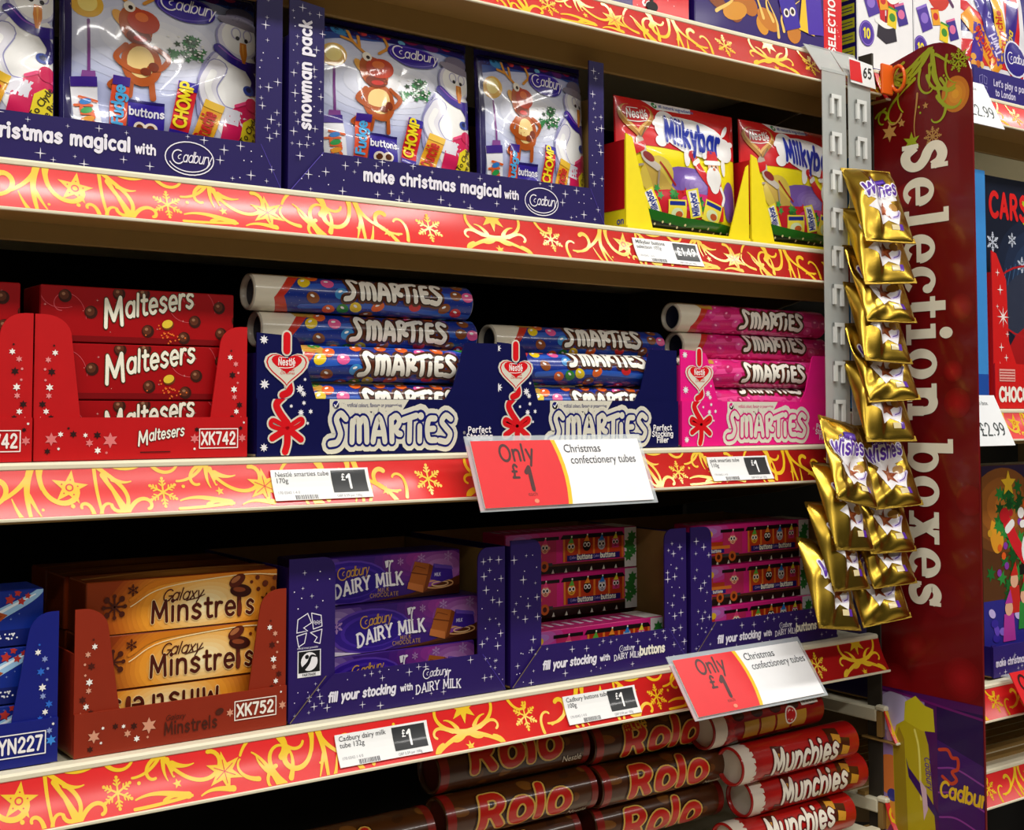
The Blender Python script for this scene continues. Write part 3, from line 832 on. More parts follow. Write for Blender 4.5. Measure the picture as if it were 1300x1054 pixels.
# ------------------------------------------------------------------ purple snowman packs on the upper shelf
PURP = '1C0C56'
def mini_bar(a, x, y, w, h, rot, col, end, txt, tcol, lay, ts=.3, edge=None):
    with a.at(x, y, 1, rot=rot):
        a.rect(-w / 2, 0, w / 2, h, col, lay); a.rect(-w / 2, h * .84, w / 2, h, end, lay + 1); a.rect(-w / 2, 0, w / 2, h * .1, end, lay + 1)
        if txt: a.letters(txt, w * .22, h * .16, w * .42, .34, tcol, lay + 2, rot=90, sx=h * .66 / (w * .42) / max(1, len(txt) * 1.02), track=.2)
def snow_art(a, W, H):
    """winter picture: reindeer, fir tree, snowman with a parcel, little bars"""
    a.rect(-W / 2, 0, W / 2, H, 'B9C0E6', 0)
    with a.at(-W / 2, .205 * W, W, sy=(H - .205 * W) / 1.02):
        a.glow(.45, .60, .60, .34, 'B9C0E6', 'F8F8FB', .1, 8)
        a.rect(0, .93, 1, 1.2, '241A5C', 1); a.poly([(0, .86), (.2, .9), (.5, .93), (.8, .92), (1, .88), (1, 1.0), (0, 1.0)], '2B4E9A', .9)
        for x, y, q, c in ((.16, .96, .06, '3E84B8'), (.44, .99, .05, 'A8243C'), (.62, 1.0, .06, '7A1E46'), (.30, .97, .03, 'C23A3A'), (.75, .96, .05, '5A2268'), (.86, .99, .04, 'A8244C'), (.55, .95, .025, '6AA8C8')):
            a.ell(x, y, q, q * .8, c, 1.2)
        a.text('& Wispa', .12, .955, .05, '101030', 2)
        a.rect(0, 0, .03, .95, '241A5C', 1.5)
        # lamp post
        a.ell(.10, .76, .075, .085, 'E8B43A', 1.5); a.ell(.10, .77, .045, .06, 'F8E07A', 2); a.stroke([(.10, .66), (.105, .36)], .014, '7A3A86', 2, smooth=False)
        a.poly([(.075, .36), (.135, .36), (.145, .26), (.065, .26)], '8A4A96', 2)
        # reindeer
        br, dk, lt = 'B4541A', '7A2C10', 'E8A848'
        for p in ([(.30, .80), (.22, .88), (.20, .96)], [(.22, .88), (.15, .90)], [(.38, .82), (.44, .88), (.43, .95)], [(.26, .85), (.26, .93)]): a.stroke(p, .02, 'D8923A', 3)
        a.stroke([(.30, .24), (.31, .36)], .032, br, 3, smooth=False); a.stroke([(.42, .24), (.41, .36)], .032, br, 3, smooth=False); a.stroke([(.24, .26), (.20, .29), (.24, .34)], .02, br, 2.8)
        a.ell(.36, .44, .105, .135, br, 3.2); a.ell(.355, .45, .07, .095, 'F0D08A', 3.5)
        a.stroke([(.28, .54), (.23, .46), (.30, .40), (.37, .39)], .030, br, 4); a.stroke([(.43, .55), (.50, .50), (.46, .43), (.40, .42)], .030, br, 4); a.ell(.38, .395, .028, .024, dk, 4.5); a.ell(.42, .43, .028, .028, dk, 4.5)
        a.ell(.33, .67, .085, .12, br, 4, 12); a.ell(.345, .60, .065, .045, dk, 4.3); a.ell(.35, .59, .035, .018, 'C8322A', 4.6)
        a.ell(.37, .70, .085, .075, 'C23A16', 4.8); a.ell(.36, .725, .035, .03, 'E8702A', 5); a.ell(.30, .78, .030, .035, 'F4ECDC', 4.8); a.ell(.305, .775, .012, .014, '201010', 5.2); a.ell(.25, .70, .03, .055, lt, 3.8, 30)
        # brand oval
        a.ell(.60, .845, .165, .088, '2A1596', 4, -6, 32); a.ring(.60, .845, .150, .075, .006, '6A58C8', 4.4)
        script_logo(a, .615, .825, .052, 'F4F0FA', 5, rot=-3)
        # fir trees
        g = random.Random(5)
        for i in range(46):
            x, y = g.gauss(.63, .05), g.uniform(.50, .66)
            x = .63 + (x - .63) * (.68 - y) / .09
            a.star(x, y, .022, .010, 5, g.choice(('1E5A2E', '2E7A40', '14401E', '3C8A50')), 3 + i * .02, g.uniform(0, 90))
        for i in range(26): a.ell(g.gauss(.63, .045), g.uniform(.50, .66), .008, .005, 'F2F4F0', 4.1, g.uniform(-20, 20), 8)
        # snowman
        sn, sh = 'F7F6F4', '9C9AC8'
        a.ell(.87, .30, .235, .36, sh, 3.6); a.ell(.878, .31, .222, .345, 'D4D2E8', 4.1); a.ell(.888, .33, .195, .31, sn, 4.6); a.ell(.89, .71, .128, .140, sh, 4.2); a.ell(.893, .713, .120, .132, 'DCDAEC', 4.7); a.ell(.90, .72, .105, .115, sn, 5.2)
        a.ell(.90, .82, .125, .035, '8A8496', 5.5, -8); a.ell(.91, .87, .085, .05, '6E6880', 5.4)
        a.ring(.875, .745, .026, .036, .007, 'B8B4D8', 5.6); a.ring(.945, .745, .026, .036, .007, 'B8B4D8', 5.6)
        a.ell(.882, .715, .012, .014, '141020', 5.8); a.ell(.935, .71, .012, .014, '141020', 5.8)
        a.poly([(.895, .69), (.935, .69), (.938, .62), (.922, .555), (.905, .555), (.892, .63)], 'E0862A', 6); a.poly([(.905, .68), (.918, .68), (.915, .58)], 'F4B04A', 6.2)
        a.stroke([(.775, .63), (.85, .565), (.93, .54), (1.02, .56)], .062, '2F1A8C', 5.6); a.stroke([(.775, .645), (.85, .585), (.93, .56)], .008, '8A4AB8', 5.8); a.stroke([(.94, .53), (.99, .46), (.975, .39)], .05, '2A1580', 5.5)
        a.ell(.945, .39, .036, .032, '2C46A0', 5.6); a.ell(.945, .395, .018, .016, '16225A', 5.8)
        a.stroke([(.76, .50), (.70, .36), (.76, .22), (.88, .19)], .115, '9C9AC8', 5.3); a.stroke([(.76, .50), (.70, .36), (.76, .22), (.88, .19)], .100, 'E6E4EE', 5.8); a.stroke([(.735, .46), (.70, .36), (.75, .25)], .04, 'F8F8F8', 6.4)
        a.poly([(.76, -.02), (.80, .22), (.93, .31), (1.0, .25), (1.0, -.05)], 'D81E5A', 5.8); a.stroke([(.86, .27), (.95, .31), (.995, .26)], .02, 'EE4A80', 6.6); a.ell(.965, .30, .045, .045, 'D81E5A', 6.7)
        a.poly([(.865, -.02), (.90, .17), (.955, .215), (1.0, .20), (1.0, -.02)], 'F2DC2A', 7); a.text('To Clyde', .905, .03, .055, '3A2A1A', 8, rot=62, off=.01); a.text('love Rudy', .945, -.005, .052, '3A2A1A', 8, rot=62, off=.01)
        # little bars at the bottom
        mini_bar(a, .105, -.04, .12, .36, 4, 'ECECF2', '3A1C86', 'curly', 'E0622A', 6)
        with a.at(.105, -.04, 1, rot=4):
            for i, c in enumerate(('D8402A', 'E89A2A', '2A9A4A', '2A7AC8')): a.ell(.0, .05 + i * .055, .03, .018, c, 8.2, 20)
        mini_bar(a, .235, .0, .085, .345, -4, 'E0502A', '3A1C86', 'Fudge', '4AA8E0', 6)
        a.rect(.29, -.05, .475, .215, '33209A', 6); a.rect(.29, .20, .475, .215, '1E1268', 6.5); a.letters('buttons', .385, .125, .030, .34, 'F2F0FA', 7, align='c', sx=.8)
        for x in (.355, .41): a.ell(x, .055, .034, .036, 'F0E0D0', 7); a.ell(x, .055, .020, .022, '5A2A16', 7.3)
        mini_bar(a, .545, .03, .10, .34, -9, 'D8202A', '33209A', 'CHOMP', 'F2DC1E', 6)
        mini_bar(a, .655, -.02, .11, .30, -17, 'E8A61E', 'F0C23A', 'Crunchie', 'C8201E', 7)
def snow_bag(label, xc, Y, Z, w=.187, h=.180, rz=0.0, seed=1, lean=.05):
    t = thing('snowman_bag', label, 'sweet bag', (xc, Y, Z), group='snowman selection bags', rot=(-lean, 0, rz))
    f = pillow(w, h, .016, seed, .0010)
    b = pouch(t, w, h, .016, f, mat('241A5C', .22, coat=1.0, grain=.04), n=34)
    a = Art(clip=(-w / 2 + .003, .003, w / 2 - .003, h - .006), rough=.3, coat=1.0)
    snow_art(a, w - .006, h); a.build(b, f, maxlen=.0058, curved=True, lh=.00048)
    prism('top_seal', [(-w / 2, h - .004), (w / 2, h - .004), (w / 2, h + .004), (-w / 2, h + .004)], .0006, front(-.0004), mat('241A5C', .25, coat=1.0, bump=.3), t)
    return t
def mitre(l, r):
    return lambda w, fh: [(-w / 2 + .0005, 0), (w / 2 - .0005, 0), (w / 2 - r, fh), (-w / 2 + l, fh)]
def snow_front(a, w, fh):
    a.letters('make christmas magical', -.114, .0195, .0076, .38, 'ECE8F4', 2, sx=.92, track=.30)
    a.letters('with', .055, .0190, .0055, .34, 'ECE8F4', 2, sx=.9, track=.26)
    x, y = .104, .0195
    with a.on('printed_logo'):
        a.ring(x, y, .0225, .0148, .0010, 'ECE8F4', 2); a.ring(x, y, .0195, .0120, .0009, 'ECE8F4', 2, a0=200, a1=350)
    script_logo(a, x + .0022, y - .0035, .0064, 'ECE8F4', 3)
    with a.on('printed_stars'):
        a.stroke([(-w / 2 + .001, .0008), (-w / 2 + .036, fh)], .0007, '5A4AB0', 1, smooth=False); a.stroke([(w / 2 - .001, .0008), (w / 2 - .022, fh)], .0005, '4A38A0', 1, smooth=False)
    sparkles(a, -w / 2 + .006, .003, w / 2 - .004, fh - .002, 46, 4, avoid=((-.118, .012, .07, .033), (.076, .002, .132, .036)))
def snow_wing(seed):
    def f(a, x0, x1, hh):
        sparkles(a, x0 + .003, .046, x1 - .003, hh - .006, 34 if x1 - x0 > .03 else 20, seed, big=.0046)
    return f
def snow_wing_text(a, x0, x1, hh):
    a.letters('snowman pack', x0 + .0225, .062, .0080, .36, 'ECE8F4', 2, rot=90, sx=.92, track=.30)
    sparkles(a, x0 + .003, .046, x1 - .002, hh - .006, 34, 7, big=.0046, avoid=((x0 + .010, .055, x0 + .026, .165),))
LW_A = [(0, 0), (.034, 0), (.037, .0415), (.037, .182), (0, .186)]
LW_A2 = [(0, 0), (.024, 0), (.026, .0415), (.026, .182), (0, .186)]
RW_A = [(0, 0), (-.020, 0), (-.0215, .0415), (-.0215, .186), (0, .186)]
RW_A2 = [(0, 0), (-.024, 0), (-.026, .0415), (-.026, .186), (0, .186)]
tray('display_tray', 'purple starry tray reading make christmas magical, against the yellow bags', .5185, .907, .0125, ZA, .22, .0415, LW_A, RW_A, .15, PURP, snow_front, snow_wing_text, snow_wing(8), rotz=.004, notch=mitre(.036, .021))
tray('display_tray', 'purple starry snowman pack tray, farther from the yellow bags', .123, .5115, .0125, ZA, .22, .0415, LW_A, RW_A2, .15, PURP, snow_front, snow_wing_text, snow_wing(9), rotz=-.004, notch=mitre(.036, .025))
snow_bag('snowman bag beside the snowman pack lettering of the purple tray', .6510, .044, ZA + .0035, seed=3)
snow_bag('snowman bag next to the yellow bags, in the purple tray', .8300, .046, ZA + .0035, w=.146, seed=8)
snow_bag('snowman bag in the farther purple tray, against its starry corner post', .4140, .058, ZA + .0035, h=.192, seed=12)
snow_bag('snowman bag in the farther purple tray, away from its starry corner post', .2230, .058, ZA + .0035, h=.192, seed=17)

# ------------------------------------------------------------------ yellow bags
def santa(a, x, y, s, lay):
    with a.at(x, y, s):
        a.poly([(-.32, -.9), (-.22, .0), (0, .25), (.25, .05), (.34, -.9)], 'D6202A', lay); a.stroke([(-.2, .0), (-.42, .22), (-.62, .52)], .2, 'D6202A', lay + .2); a.ell(-.68, .62, .12, .11, 'C01822', lay + .5); a.stroke([(-.62, .42), (-.5, .5)], .12, 'F4F2F0', lay + .6)
        a.ell(0, .35, .20, .24, 'E8B088', lay + .8); a.ell(-.02, .12, .26, .28, 'F4F2F0', lay + 1.2); a.ell(0, -.02, .18, .24, 'F4F2F0', lay + 1.2)
        a.poly([(-.24, .48), (.22, .52), (.12, .80), (-.16, .78)], 'D6202A', lay + 1.4); a.stroke([(-.26, .48), (.22, .52)], .11, 'F6F4F2', lay + 1.6, smooth=False); a.ell(-.28, .64, .08, .08, 'F6F4F2', lay + 1.6)
        a.ell(-.07, .40, .025, .03, '20100C', lay + 1.6, n=8); a.ell(.08, .41, .025, .03, '20100C', lay + 1.6, n=8); a.ell(0, .34, .05, .04, 'D07050', lay + 1.6, n=10)
        a.stroke([(.22, -.1), (.34, -.3), (.26, -.5)], .09, 'F4F2F0', lay + 1.4)
def milky_art(a, W, H):
    with a.at(-W / 2, 0, W, sy=W):
        Y1 = H / W
        a.rect(0, 0, 1, Y1 - .285, 'F8E61A', 0); a.rect(0, Y1 - .30, 1, 1.1, 'D0141E', 1)
        a.poly([(.20, Y1), (.62, Y1), (.60, Y1 - .045), (.30, Y1 - .06)], 'F6F4F4', 2)
        a.ell(.295, Y1 - .03, .020, .020, '1E8A3E', 3); a.stroke([(.285, Y1 - .03), (.293, Y1 - .04), (.306, Y1 - .02)], .006, 'FFFFFF', 4, smooth=False); a.text('all natural ingredients', .33, Y1 - .04, .034, '6A7AC0', 3, off=.01)
        # milk splash
        for x, y, rx, ry, q in ((.58, Y1 - .20, .30, .115, -7), (.36, Y1 - .16, .10, .10, 0), (.86, Y1 - .25, .09, .075, 0), (.30, Y1 - .26, .045, .035, 0), (.52, Y1 - .33, .025, .06, 0), (.84, Y1 - .36, .02, .06, 0), (.28, Y1 - .14, .04, .02, 30), (.86, Y1 - .13, .05, .018, 50), (.93, Y1 - .2, .035, .018, 10)):
            a.ell(x, y, rx, ry, 'F6F4F4', 3, q)
        W_ = lambda p: (p[0], p[1] - .055 * p[0])
        for w_, c, l in ((.58, 'E8EAF6', 4), (.40, '1C2FA0', 5)): a.letters('Milkybar', .345, Y1 - .245, .095, w_, c, l, sx=.60, track=.34, warp=W_)
        # seal heart
        a.fan(heart_pts(.135, Y1 - .14, .25, .27), (.135, Y1 - .14), 'B07A2A', 4); a.fan(heart_pts(.135, Y1 - .125, .22, .225), (.135, Y1 - .12), 'E0B060', 4.3); a.fan(heart_pts(.135, Y1 - .115, .205, .19), (.135, Y1 - .10), 'C8141E', 4.6)
        nestle_mark(a, .135, Y1 - .135, .036, 'F8F2EE', 6)
        a.poly([(.03, Y1 - .40), (.06, Y1 - .31), (.17, Y1 - .27), (.16, Y1 - .33)], 'D0141E', 5)
        # night-sky picture
        a.ell(.52, .29, .27, .13, '7A5AB0', 1.5); a.glow(.60, .31, .14, .08, '7A5AB0', 'A890D0', 1.8, 4); a.ell(.27, .34, .13, .12, 'D8C050', 1.8); a.poly([(.14, .44), (.3, .36), (.55, .18), (.3, .18)], 'C8A850', 2)
        a.ell(.90, .24, .07, .13, '6A4AA0', 1.6)
        # flying deer
        with a.at(.0, -.085):
          a.stroke([(.15, .60), (.17, .52), (.26, .47)], .042, 'C8BEB2', 4); a.ell(.135, .62, .028, .036, 'B8A898', 4.2); a.ell(.115, .60, .014, .014, 'E0402A', 4.6); a.stroke([(.14, .65), (.12, .71)], .008, '6A4A2A', 4.3, smooth=False); a.stroke([(.15, .65), (.19, .71)], .008, '6A4A2A', 4.3, smooth=False); a.ell(.19, .53, .045, .024, '8A2A2A', 4.4, -30); a.stroke([(.15, .48), (.10, .47)], .014, 'A89888', 4.2); a.stroke([(.27, .45), (.28, .36)], .014, 'A89888', 4.2)
        a.stroke([(.28, .42), (.42, .30)], .012, 'B02A2A', 3)
        # parcels and little bars in the sleigh
        a.ell(.46, .18, .34, .09, 'C81E2E', 3); a.ell(.62, .20, .16, .06, 'D8307A', 3.3)
        santa(a, .74, .34, .26, 3.6)
        g = random.Random(3)
        for i in range(16): a.star(g.uniform(.16, .66), g.uniform(.16, .27), .03, .014, 5, g.choice(('2E8A3A', '1E6A2E', 'D8242E', '3E9A4A')), 4 + i * .03, g.uniform(0, 90))
        for x, y, r_, hh in ((.27, .10, 28, .17), (.59, .11, 14, .18)):
            with a.at(x, y, 1, rot=r_): a.rect(-.045, 0, .045, hh, 'F6E83A', 5); a.rect(-.03, .01, .03, hh - .01, 'F4F2EC', 5.3); a.letters('Milkybar', .018, .015, .030, .34, '1C2F90', 5.6, rot=90, sx=.62)
        for x, y, r_ in ((.44, .08, 4), (.70, .09, -14)):
            with a.at(x, y, 1, rot=r_): a.rect(-.075, 0, .075, .13, 'F4E24A', 5.2); a.rect(-.065, .095, .065, .12, '1C2F90', 5.5); a.ell(0, .045, .05, .035, 'D8E8B8', 5.5); a.ell(.015, .04, .03, .02, 'C05A2A', 5.8)
        # green sleigh edge
        a.poly([(.08, .145), (.5, .105), (.95, .085), (.95, -.02), (.08, -.02)], '1E6A1A', 6); a.poly([(.08, .085), (.5, .05), (.95, .035), (.95, -.02), (.08, -.02)], '12200E', 6.4)
        for i in range(13): a.ell(.14 + i * .062, .068 - i * .003 + .012 * math.sin(i * 2.3), .008, .008, 'F4E8B0', 7, n=8)
        a.poly([(.1, .03), (.95, .01), (.95, .0), (.1, .02)], 'E8D81A', 7)
def milky_wing(flip):
    def f(a, x0, x1, hh):
        pass
    return f
def milky_side(a, d, h):
    a.rect(d * .2, .025, d, h, 'B81018', 1); a.text('on', d - .018, .008, .012, '2030A0', 1, off=.02)
YLW = 'F6E01A'
for lab_t, lab_b, X0, seed in (('yellow corner tray holding a bag, next to the purple snowman tray', 'yellow and red milk chocolate bag next to the purple snowman tray', .942, 21),
                               ('yellow corner tray holding a bag, behind the clear hanging strips', 'yellow and red milk chocolate bag behind the clear hanging strips', 1.147, 22)):
    tray('corner_tray', lab_t, X0, X0 + .200, .016, ZA, .16, .006, [(0, 0), (.042, 0), (.040, .008), (.010, .108), (0, .112)], [(0, 0), (-.036, 0), (-.034, .008), (-.004, .095), (0, .098)], (.105, .012), YLW, back_h=.012, arts=milky_side)
    t = thing('yellow_bag', lab_b, 'sweet bag', (X0 + .099, .037, ZA + .004), group='yellow bags in corner trays', rot=(-.03, 0, .0))
    w, h = .194, .158
    f = pillow(w, h, .015, seed, .0008)
    b = pouch(t, w, h, .015, f, mat('D0141E', .25, coat=.8, grain=.04), n=30)
    a = Art(clip=(-w / 2 + .0008, .001, w / 2 - .0008, h - .001), rough=.3, coat=.8)
    milky_art(a, w, h); a.build(b, f, maxlen=.0060, curved=True, lh=.00042)
# ------------------------------------------------------------------ red boxes of chocolate balls
def balls(a, pts, r, lay):
    with a.on('printed_picture'):
        for x, y in pts:
            a.ell(x, y, r, r, '3A1810', lay, n=16); a.ell(x - r * .15, y + r * .15, r * .72, r * .72, '5E2E1C', lay + .4, n=14); a.ell(x - r * .25, y + r * .3, r * .28, r * .24, '9A6A4E', lay + .8, n=10)
def malt_word(a, x, y, size, lay, rot=7, fill='F4F0DC', line='3A3A1E'):
    for w_, c, l in ((.36, line, lay), (.25, fill, lay + 1)):
        with a.at(x, y, 1, rot=rot):
            a.letters('M', -size * .15, -size * .45, size * 1.3, w_ * .98, c, l, sx=.78, slant=.16)
            a.letters('altesers', size * 1.45, 0, size, w_ * 1.05, c, l, sx=.70, track=.22, slant=.20)
def malt_art(a, w, h):
    a.rect(-w / 2, 0, w / 2, h, 'A0080F', 0); a.rect(-w / 2, 0, w / 2, h * .12, '7A060C', .5)
    for x, y, sg in ((-.048, .020, 1), (.052, .022, -1), (-.06, .03, -1), (.068, .03, 1)):
        with a.on('printed_swirls'): a.swirl(x, y, 90 if sg > 0 else 200, .055, .3 * sg, 1.6 * sg, .0004, .0008, 'D05058', 1)
    balls(a, [(-.066, .039), (-.044, .026), (-.020, .043), (.002, .044), (.072, .035), (.049, .0215), (.006, .0115), (.039, .0065), (.074, .0115), (.090, .024)], .0056, 2)
    malt_word(a, -.031, .0195, .0122, 3, 11)
    with a.on('printed_picture'):
        a.ell(.024, .0175, .0056, .0042, '6E3A1A', 3, 20); a.ell(.0235, .0185, .005, .0036, 'E2C23A', 3.5, 20)
        r = random.Random(2)
        for i in range(24): a.ell(.026 + r.gauss(0, .006), .009 + r.gauss(0, .0035), .0008, .0008, 'E8702A', 2.5, n=6)
    sparkles(a, -w / 2 + .004, .006, w / 2 - .004, h - .004, 12, 6, 'F2B8B0', .0024, 1.5)
ML_W, ML_H, ML_D = .173, .0478, .05
m0 = carton('chocolate_box', 'red box of chocolate balls topmost in the XK742 tray', 'chocolate box', ML_W, ML_H, ML_D, (.3835, .0225, ZB + .1005), '980810', malt_art, rotz=.004, group='red boxes of chocolate balls', rough=.3, coat=.3)
place_copy(m0, (.3850, .0215, ZB + .0518), -.003, 'red box of chocolate balls in the middle of the XK742 tray stack')
place_copy(m0, (.3850, .0215, ZB + .0032), .0, 'red box of chocolate balls at the bottom of the XK742 tray')
STAR_SET = [(-.0185, .090, .0028, 'F6F2EC'), (-.0130, .084, .0028, 'E88A8A'), (-.0160, .074, .0036, '2A0A0A'), (-.0110, .067, .0014, 'E88A8A'), (-.0145, .061, .0034, 'F6F2EC'), (-.0140, .054, .0028, 'E88A8A'), (-.0090, .047, .0034, '2A0A0A'), (-.0120, .041, .0028, 'F6F2EC'), (-.0160, .036, .0026, '2A0A0A'), (-.0075, .034, .0030, 'E88A8A'), (-.0175, .096, .0012, '2A0A0A'), (-.0105, .076, .0011, 'E88A8A')]
def malt_wing(sg, base):
    def f(a, x0, x1, hh):
        stars6(a, [((x1 + x + .002) if sg > 0 else (x0 - x - .002), y, q, c) for x, y, q, c in STAR_SET])
    return f
def code_box(a, x, y, w, h, txt, col, lay=2):
    with a.on('printed_code'):
        for p in ([(x, y), (x + w, y)], [(x, y + h), (x + w, y + h)], [(x, y), (x, y + h)], [(x + w, y), (x + w, y + h)]): a.stroke(p, .0009, col, lay, smooth=False)
    a.letters(txt, x + w / 2, y + h * .2, h * .42, .30, col, lay, align='c', sx=w * .88 / (a._layout(txt, GL, .24)[1] * h * .42), track=.24)
def malt_front(a, w, fh):
    stars6(a, [(-.080, .018, .0056, 'E07878'), (-.074, .010, .0014, 'F6F2EC'), (-.0725, .022, .0026, 'F6F2EC'), (-.062, .022, .0034, '2A0A0A'), (-.052, .021, .0022, 'F6F2EC'), (-.0485, .0145, .0036, 'E07878'), (-.042, .021, .0036, '2A0A0A'), (-.0415, .008, .0032, 'F6F2EC'), (-.031, .0165, .0068, 'E07878'), (-.034, .006, .0015, 'E07878'), (-.083, .008, .0030, '2A0A0A'), (-.066, .027, .0014, '2A0A0A'),
               (.044, .017, .0045, 'E07878'), (.046, .025, .0026, '2A0A0A'), (.089, .017, .004, 'E07878'), (.0875, .026, .0022, '2A0A0A'), (.044, .008, .0014, 'F6F2EC'), (.0905, .031, .0013, 'F6F2EC')])
    malt_word(a, -.0060, .0145, .0062, 2, 8, 'F2EEE0', '2A1010')
    a.rect(-.005, .0055, .022, .0063, '2A0808', 2)
    code_box(a, .0485, .0085, .036, .017, 'XK742', 'F4ECE6')
def wing_round(wb, wt, h, sg):
    p = [(0, 0), (sg * wb, 0), (sg * (wb * .96), .035)]
    for i in range(7):
        t = i / 6; an = math.radians(10 + 80 * t)
        p.append((sg * (wt * .25 + wt * .75 * math.cos(an)), h - .018 + .018 * math.sin(an)))
    p.append((0, h)); return p
RED = 'BE060E'
tray('display_tray', 'red tray marked XK742 with white and black stars, right beside the blue tube tray', .2915, .4795, .0125, ZB, .20, .036, wing_round(.040, .030, .122, 1), wing_round(.036, .026, .118, -1), .08, RED, malt_front, malt_wing(-1, 0), malt_wing(1, 0), rotz=-.003)
tray('display_tray', 'red starry tray whose number ends in 42, beside the tray marked XK742', .1015, .2895, .0100, ZB - .0, .20, .036, wing_round(.040, .030, .122, 1), wing_round(.036, .026, .122, -1), .08, RED, malt_front, malt_wing(-1, 0), malt_wing(1, 0), rotz=.004)
place_copy(m0, (.1950, .0225, ZB + .1005), .0, 'red box of chocolate balls topmost in the tray ending in 42')
place_copy(m0, (.1950, .0225, ZB + .0518), .0, 'red box of chocolate balls in the middle of the tray ending in 42')
place_copy(m0, (.1950, .0225, ZB + .0032), .0, 'red box of chocolate balls at the bottom of the tray ending in 42')

# ------------------------------------------------------------------ sweet tubes
TR = .0172
def tube(name, label, length, R, col, art, loc, group, roll=0.0, rotz=0.0, cap='0B1030', capend='D8D2C4', endcol='E8E0D0', rough=.28, coat=.5):
    """card tube lying along x, its printed face turned to -y; thing origin at the middle of the axis"""
    t = thing(name, label, 'sweet tube', loc, rotz, group)
    n = 32; V = []; F = []; MI = []
    def ringv(x, r): 
        k = len(V)
        for i in range(n): V.append((x, r * math.cos(2 * math.pi * i / n), r * math.sin(2 * math.pi * i / n)))
        return k
    def bridge(a, b):
        for i in range(n): F.append((a + i, a + (i + 1) % n, b + (i + 1) % n, b + i))
    h = length / 2
    # outer wall, rolled rim, recess and recess floor on both ends
    a0 = ringv(-h, R - .0010); a1 = ringv(-h + .0012, R); a2 = ringv(h - .0012, R); a3 = ringv(h, R - .0010)
    a4 = ringv(h, R - .0028); a5 = ringv(h - .006, R - .003); b4 = ringv(-h, R - .0028); b5 = ringv(-h + .006, R - .003)
    bridge(a1, a0); bridge(a2, a1); bridge(a3, a2); bridge(a4, a3); bridge(a5, a4); bridge(a0, b4); bridge(b4, b5)
    b = link_mesh('tube_wall', V, F, mat(col, rough, coat, grain=.04), t, smooth=True)
    b.data.polygons.foreach_set('use_smooth', [True] * len(b.data.polygons))
    b.rotation_euler = (roll, 0, 0)
    for x, c in ((-h + .006, cap), (h - .006, cap)):
        V2 = [(x, (R - .003) * math.cos(2 * math.pi * i / n), (R - .003) * math.sin(2 * math.pi * i / n)) for i in range(n)]
        e = link_mesh('end_cap', V2, [tuple(range(n))], mat(c, .4), b)
    a = Art(clip=(-h + .0012, -R * 2.6, h - .0012, R * 2.6), rough=rough, coat=coat)
    art(a, length, R)
    a.build(b, lambda u, v, hh: (u, -(R + hh) * math.cos(v / R), (R + hh) * math.sin(v / R)), maxlen=.006, curved=True, z0=.0002, lh=.00022)
    return t
BEANS = ['E8C81E', 'E0621E', 'C8242A', '2E8A32', '8A5AA8', '3A8ACA', 'E85A9A', '8A4A1E']
def smart_art(bg, bg2, glow, beans, wordcol='F6F1E6', outline='5A2812', shift=0.0):
    def f(a, Ln, R):
        with a.at(0, shift):
            h = Ln / 2
            a.rect(-h, -R * 2.6 - shift, h, R * 2.6 - shift, bg, 0)
            with a.on('printed_picture'):
                for k in (-1, 0, 1): a.stroke([(-h * .6, k * .02), (0, k * .02 + .004), (h, k * .02 - .003)], .006, bg2, .6)
                a.poly([(-h, -.05), (-h + .034, -.05), (-h + .020, -.012), (-h + .038, .012), (-h + .026, .05), (-h, .05)], 'E4DCC8', 1)
                a.poly([(-h + .034, -.05), (-h + .05, -.05), (-h + .030, -.010), (-h + .050, .013), (-h + .040, .05), (-h + .026, .05), (-h + .038, .012), (-h + .020, -.012)], 'C8301E', 1.2)
                a.poly([(-h + .036, .012), (-h + .062, .010), (-h + .055, .026), (-h + .030, .030)], 'C8963A', 1.5)
            r = random.Random(9)
            with a.on('printed_spots'):
                for i in range(220):
                    x, y = r.uniform(-h + .05, h - .006), r.uniform(-.042, .042)
                    if -.032 < x < .094 and abs(y) < .0115: continue
                    c = r.choice(beans)
                    if any((x - p[0]) ** 2 + (y - p[1]) ** 2 < .0125 ** 2 for p in f_used): continue
                    f_used.append((x, y))
                    q = r.uniform(-30, 30); a.ell(x, y, .0072, .0054, c, 1.6, q, 14); a.ell(x - .001, y + .0018, .0026, .0012, glow, 2.0, q, 8)
                f_used.clear()
            a.part = 'printed_picture'
            party_word(a, .028, -.0085, .0185, wordcol, 3, .27, [(.34, outline), (.12, '2A1208')], sx=.98)
    return f
f_used = []
blue_art = smart_art('16308E', '2A5ABE', 'FFFFFF', BEANS)
pink_art = smart_art('D81A74', 'F04A98', 'F8A0C8', ['E0308A', 'C81A6A', 'E84A9A', 'D02A80'])
TL = .246
tb = tube('sweet_tube', 'blue sweet tube topmost of the pile on the first blue tray', TL, TR, 'D6CEBC', blue_art, (.6140, .0420, ZB + .1542), 'blue sweet tubes', roll=-.38)
def tube_copy(p, label, loc, roll=None, rotz=0.0):
    c = place_copy(p, loc, rotz, label)
    if roll is not None: c.children[0].rotation_euler = (roll, 0, 0)
    return c
tube_copy(tb, 'blue sweet tube second from the top of the pile on the first blue tray', (.6240, .0480, ZB + .1198), -.12, .004)
tube_copy(tb, 'blue sweet tube looking out above the lettering of the first blue tray', (.6260, .0335, ZB + .0875), .04)
tube_copy(tb, 'blue sweet tube just behind the front panel of the first blue tray', (.6260, .0335, ZB + .0508), .0)
tube_copy(tb, 'blue sweet tube lying loose on the second blue tray', (.8980, .0560, ZB + .1180), -.40)
tube_copy(tb, 'blue sweet tube looking out above the lettering of the second blue tray', (.8885, .0350, ZB + .0875), -.80)
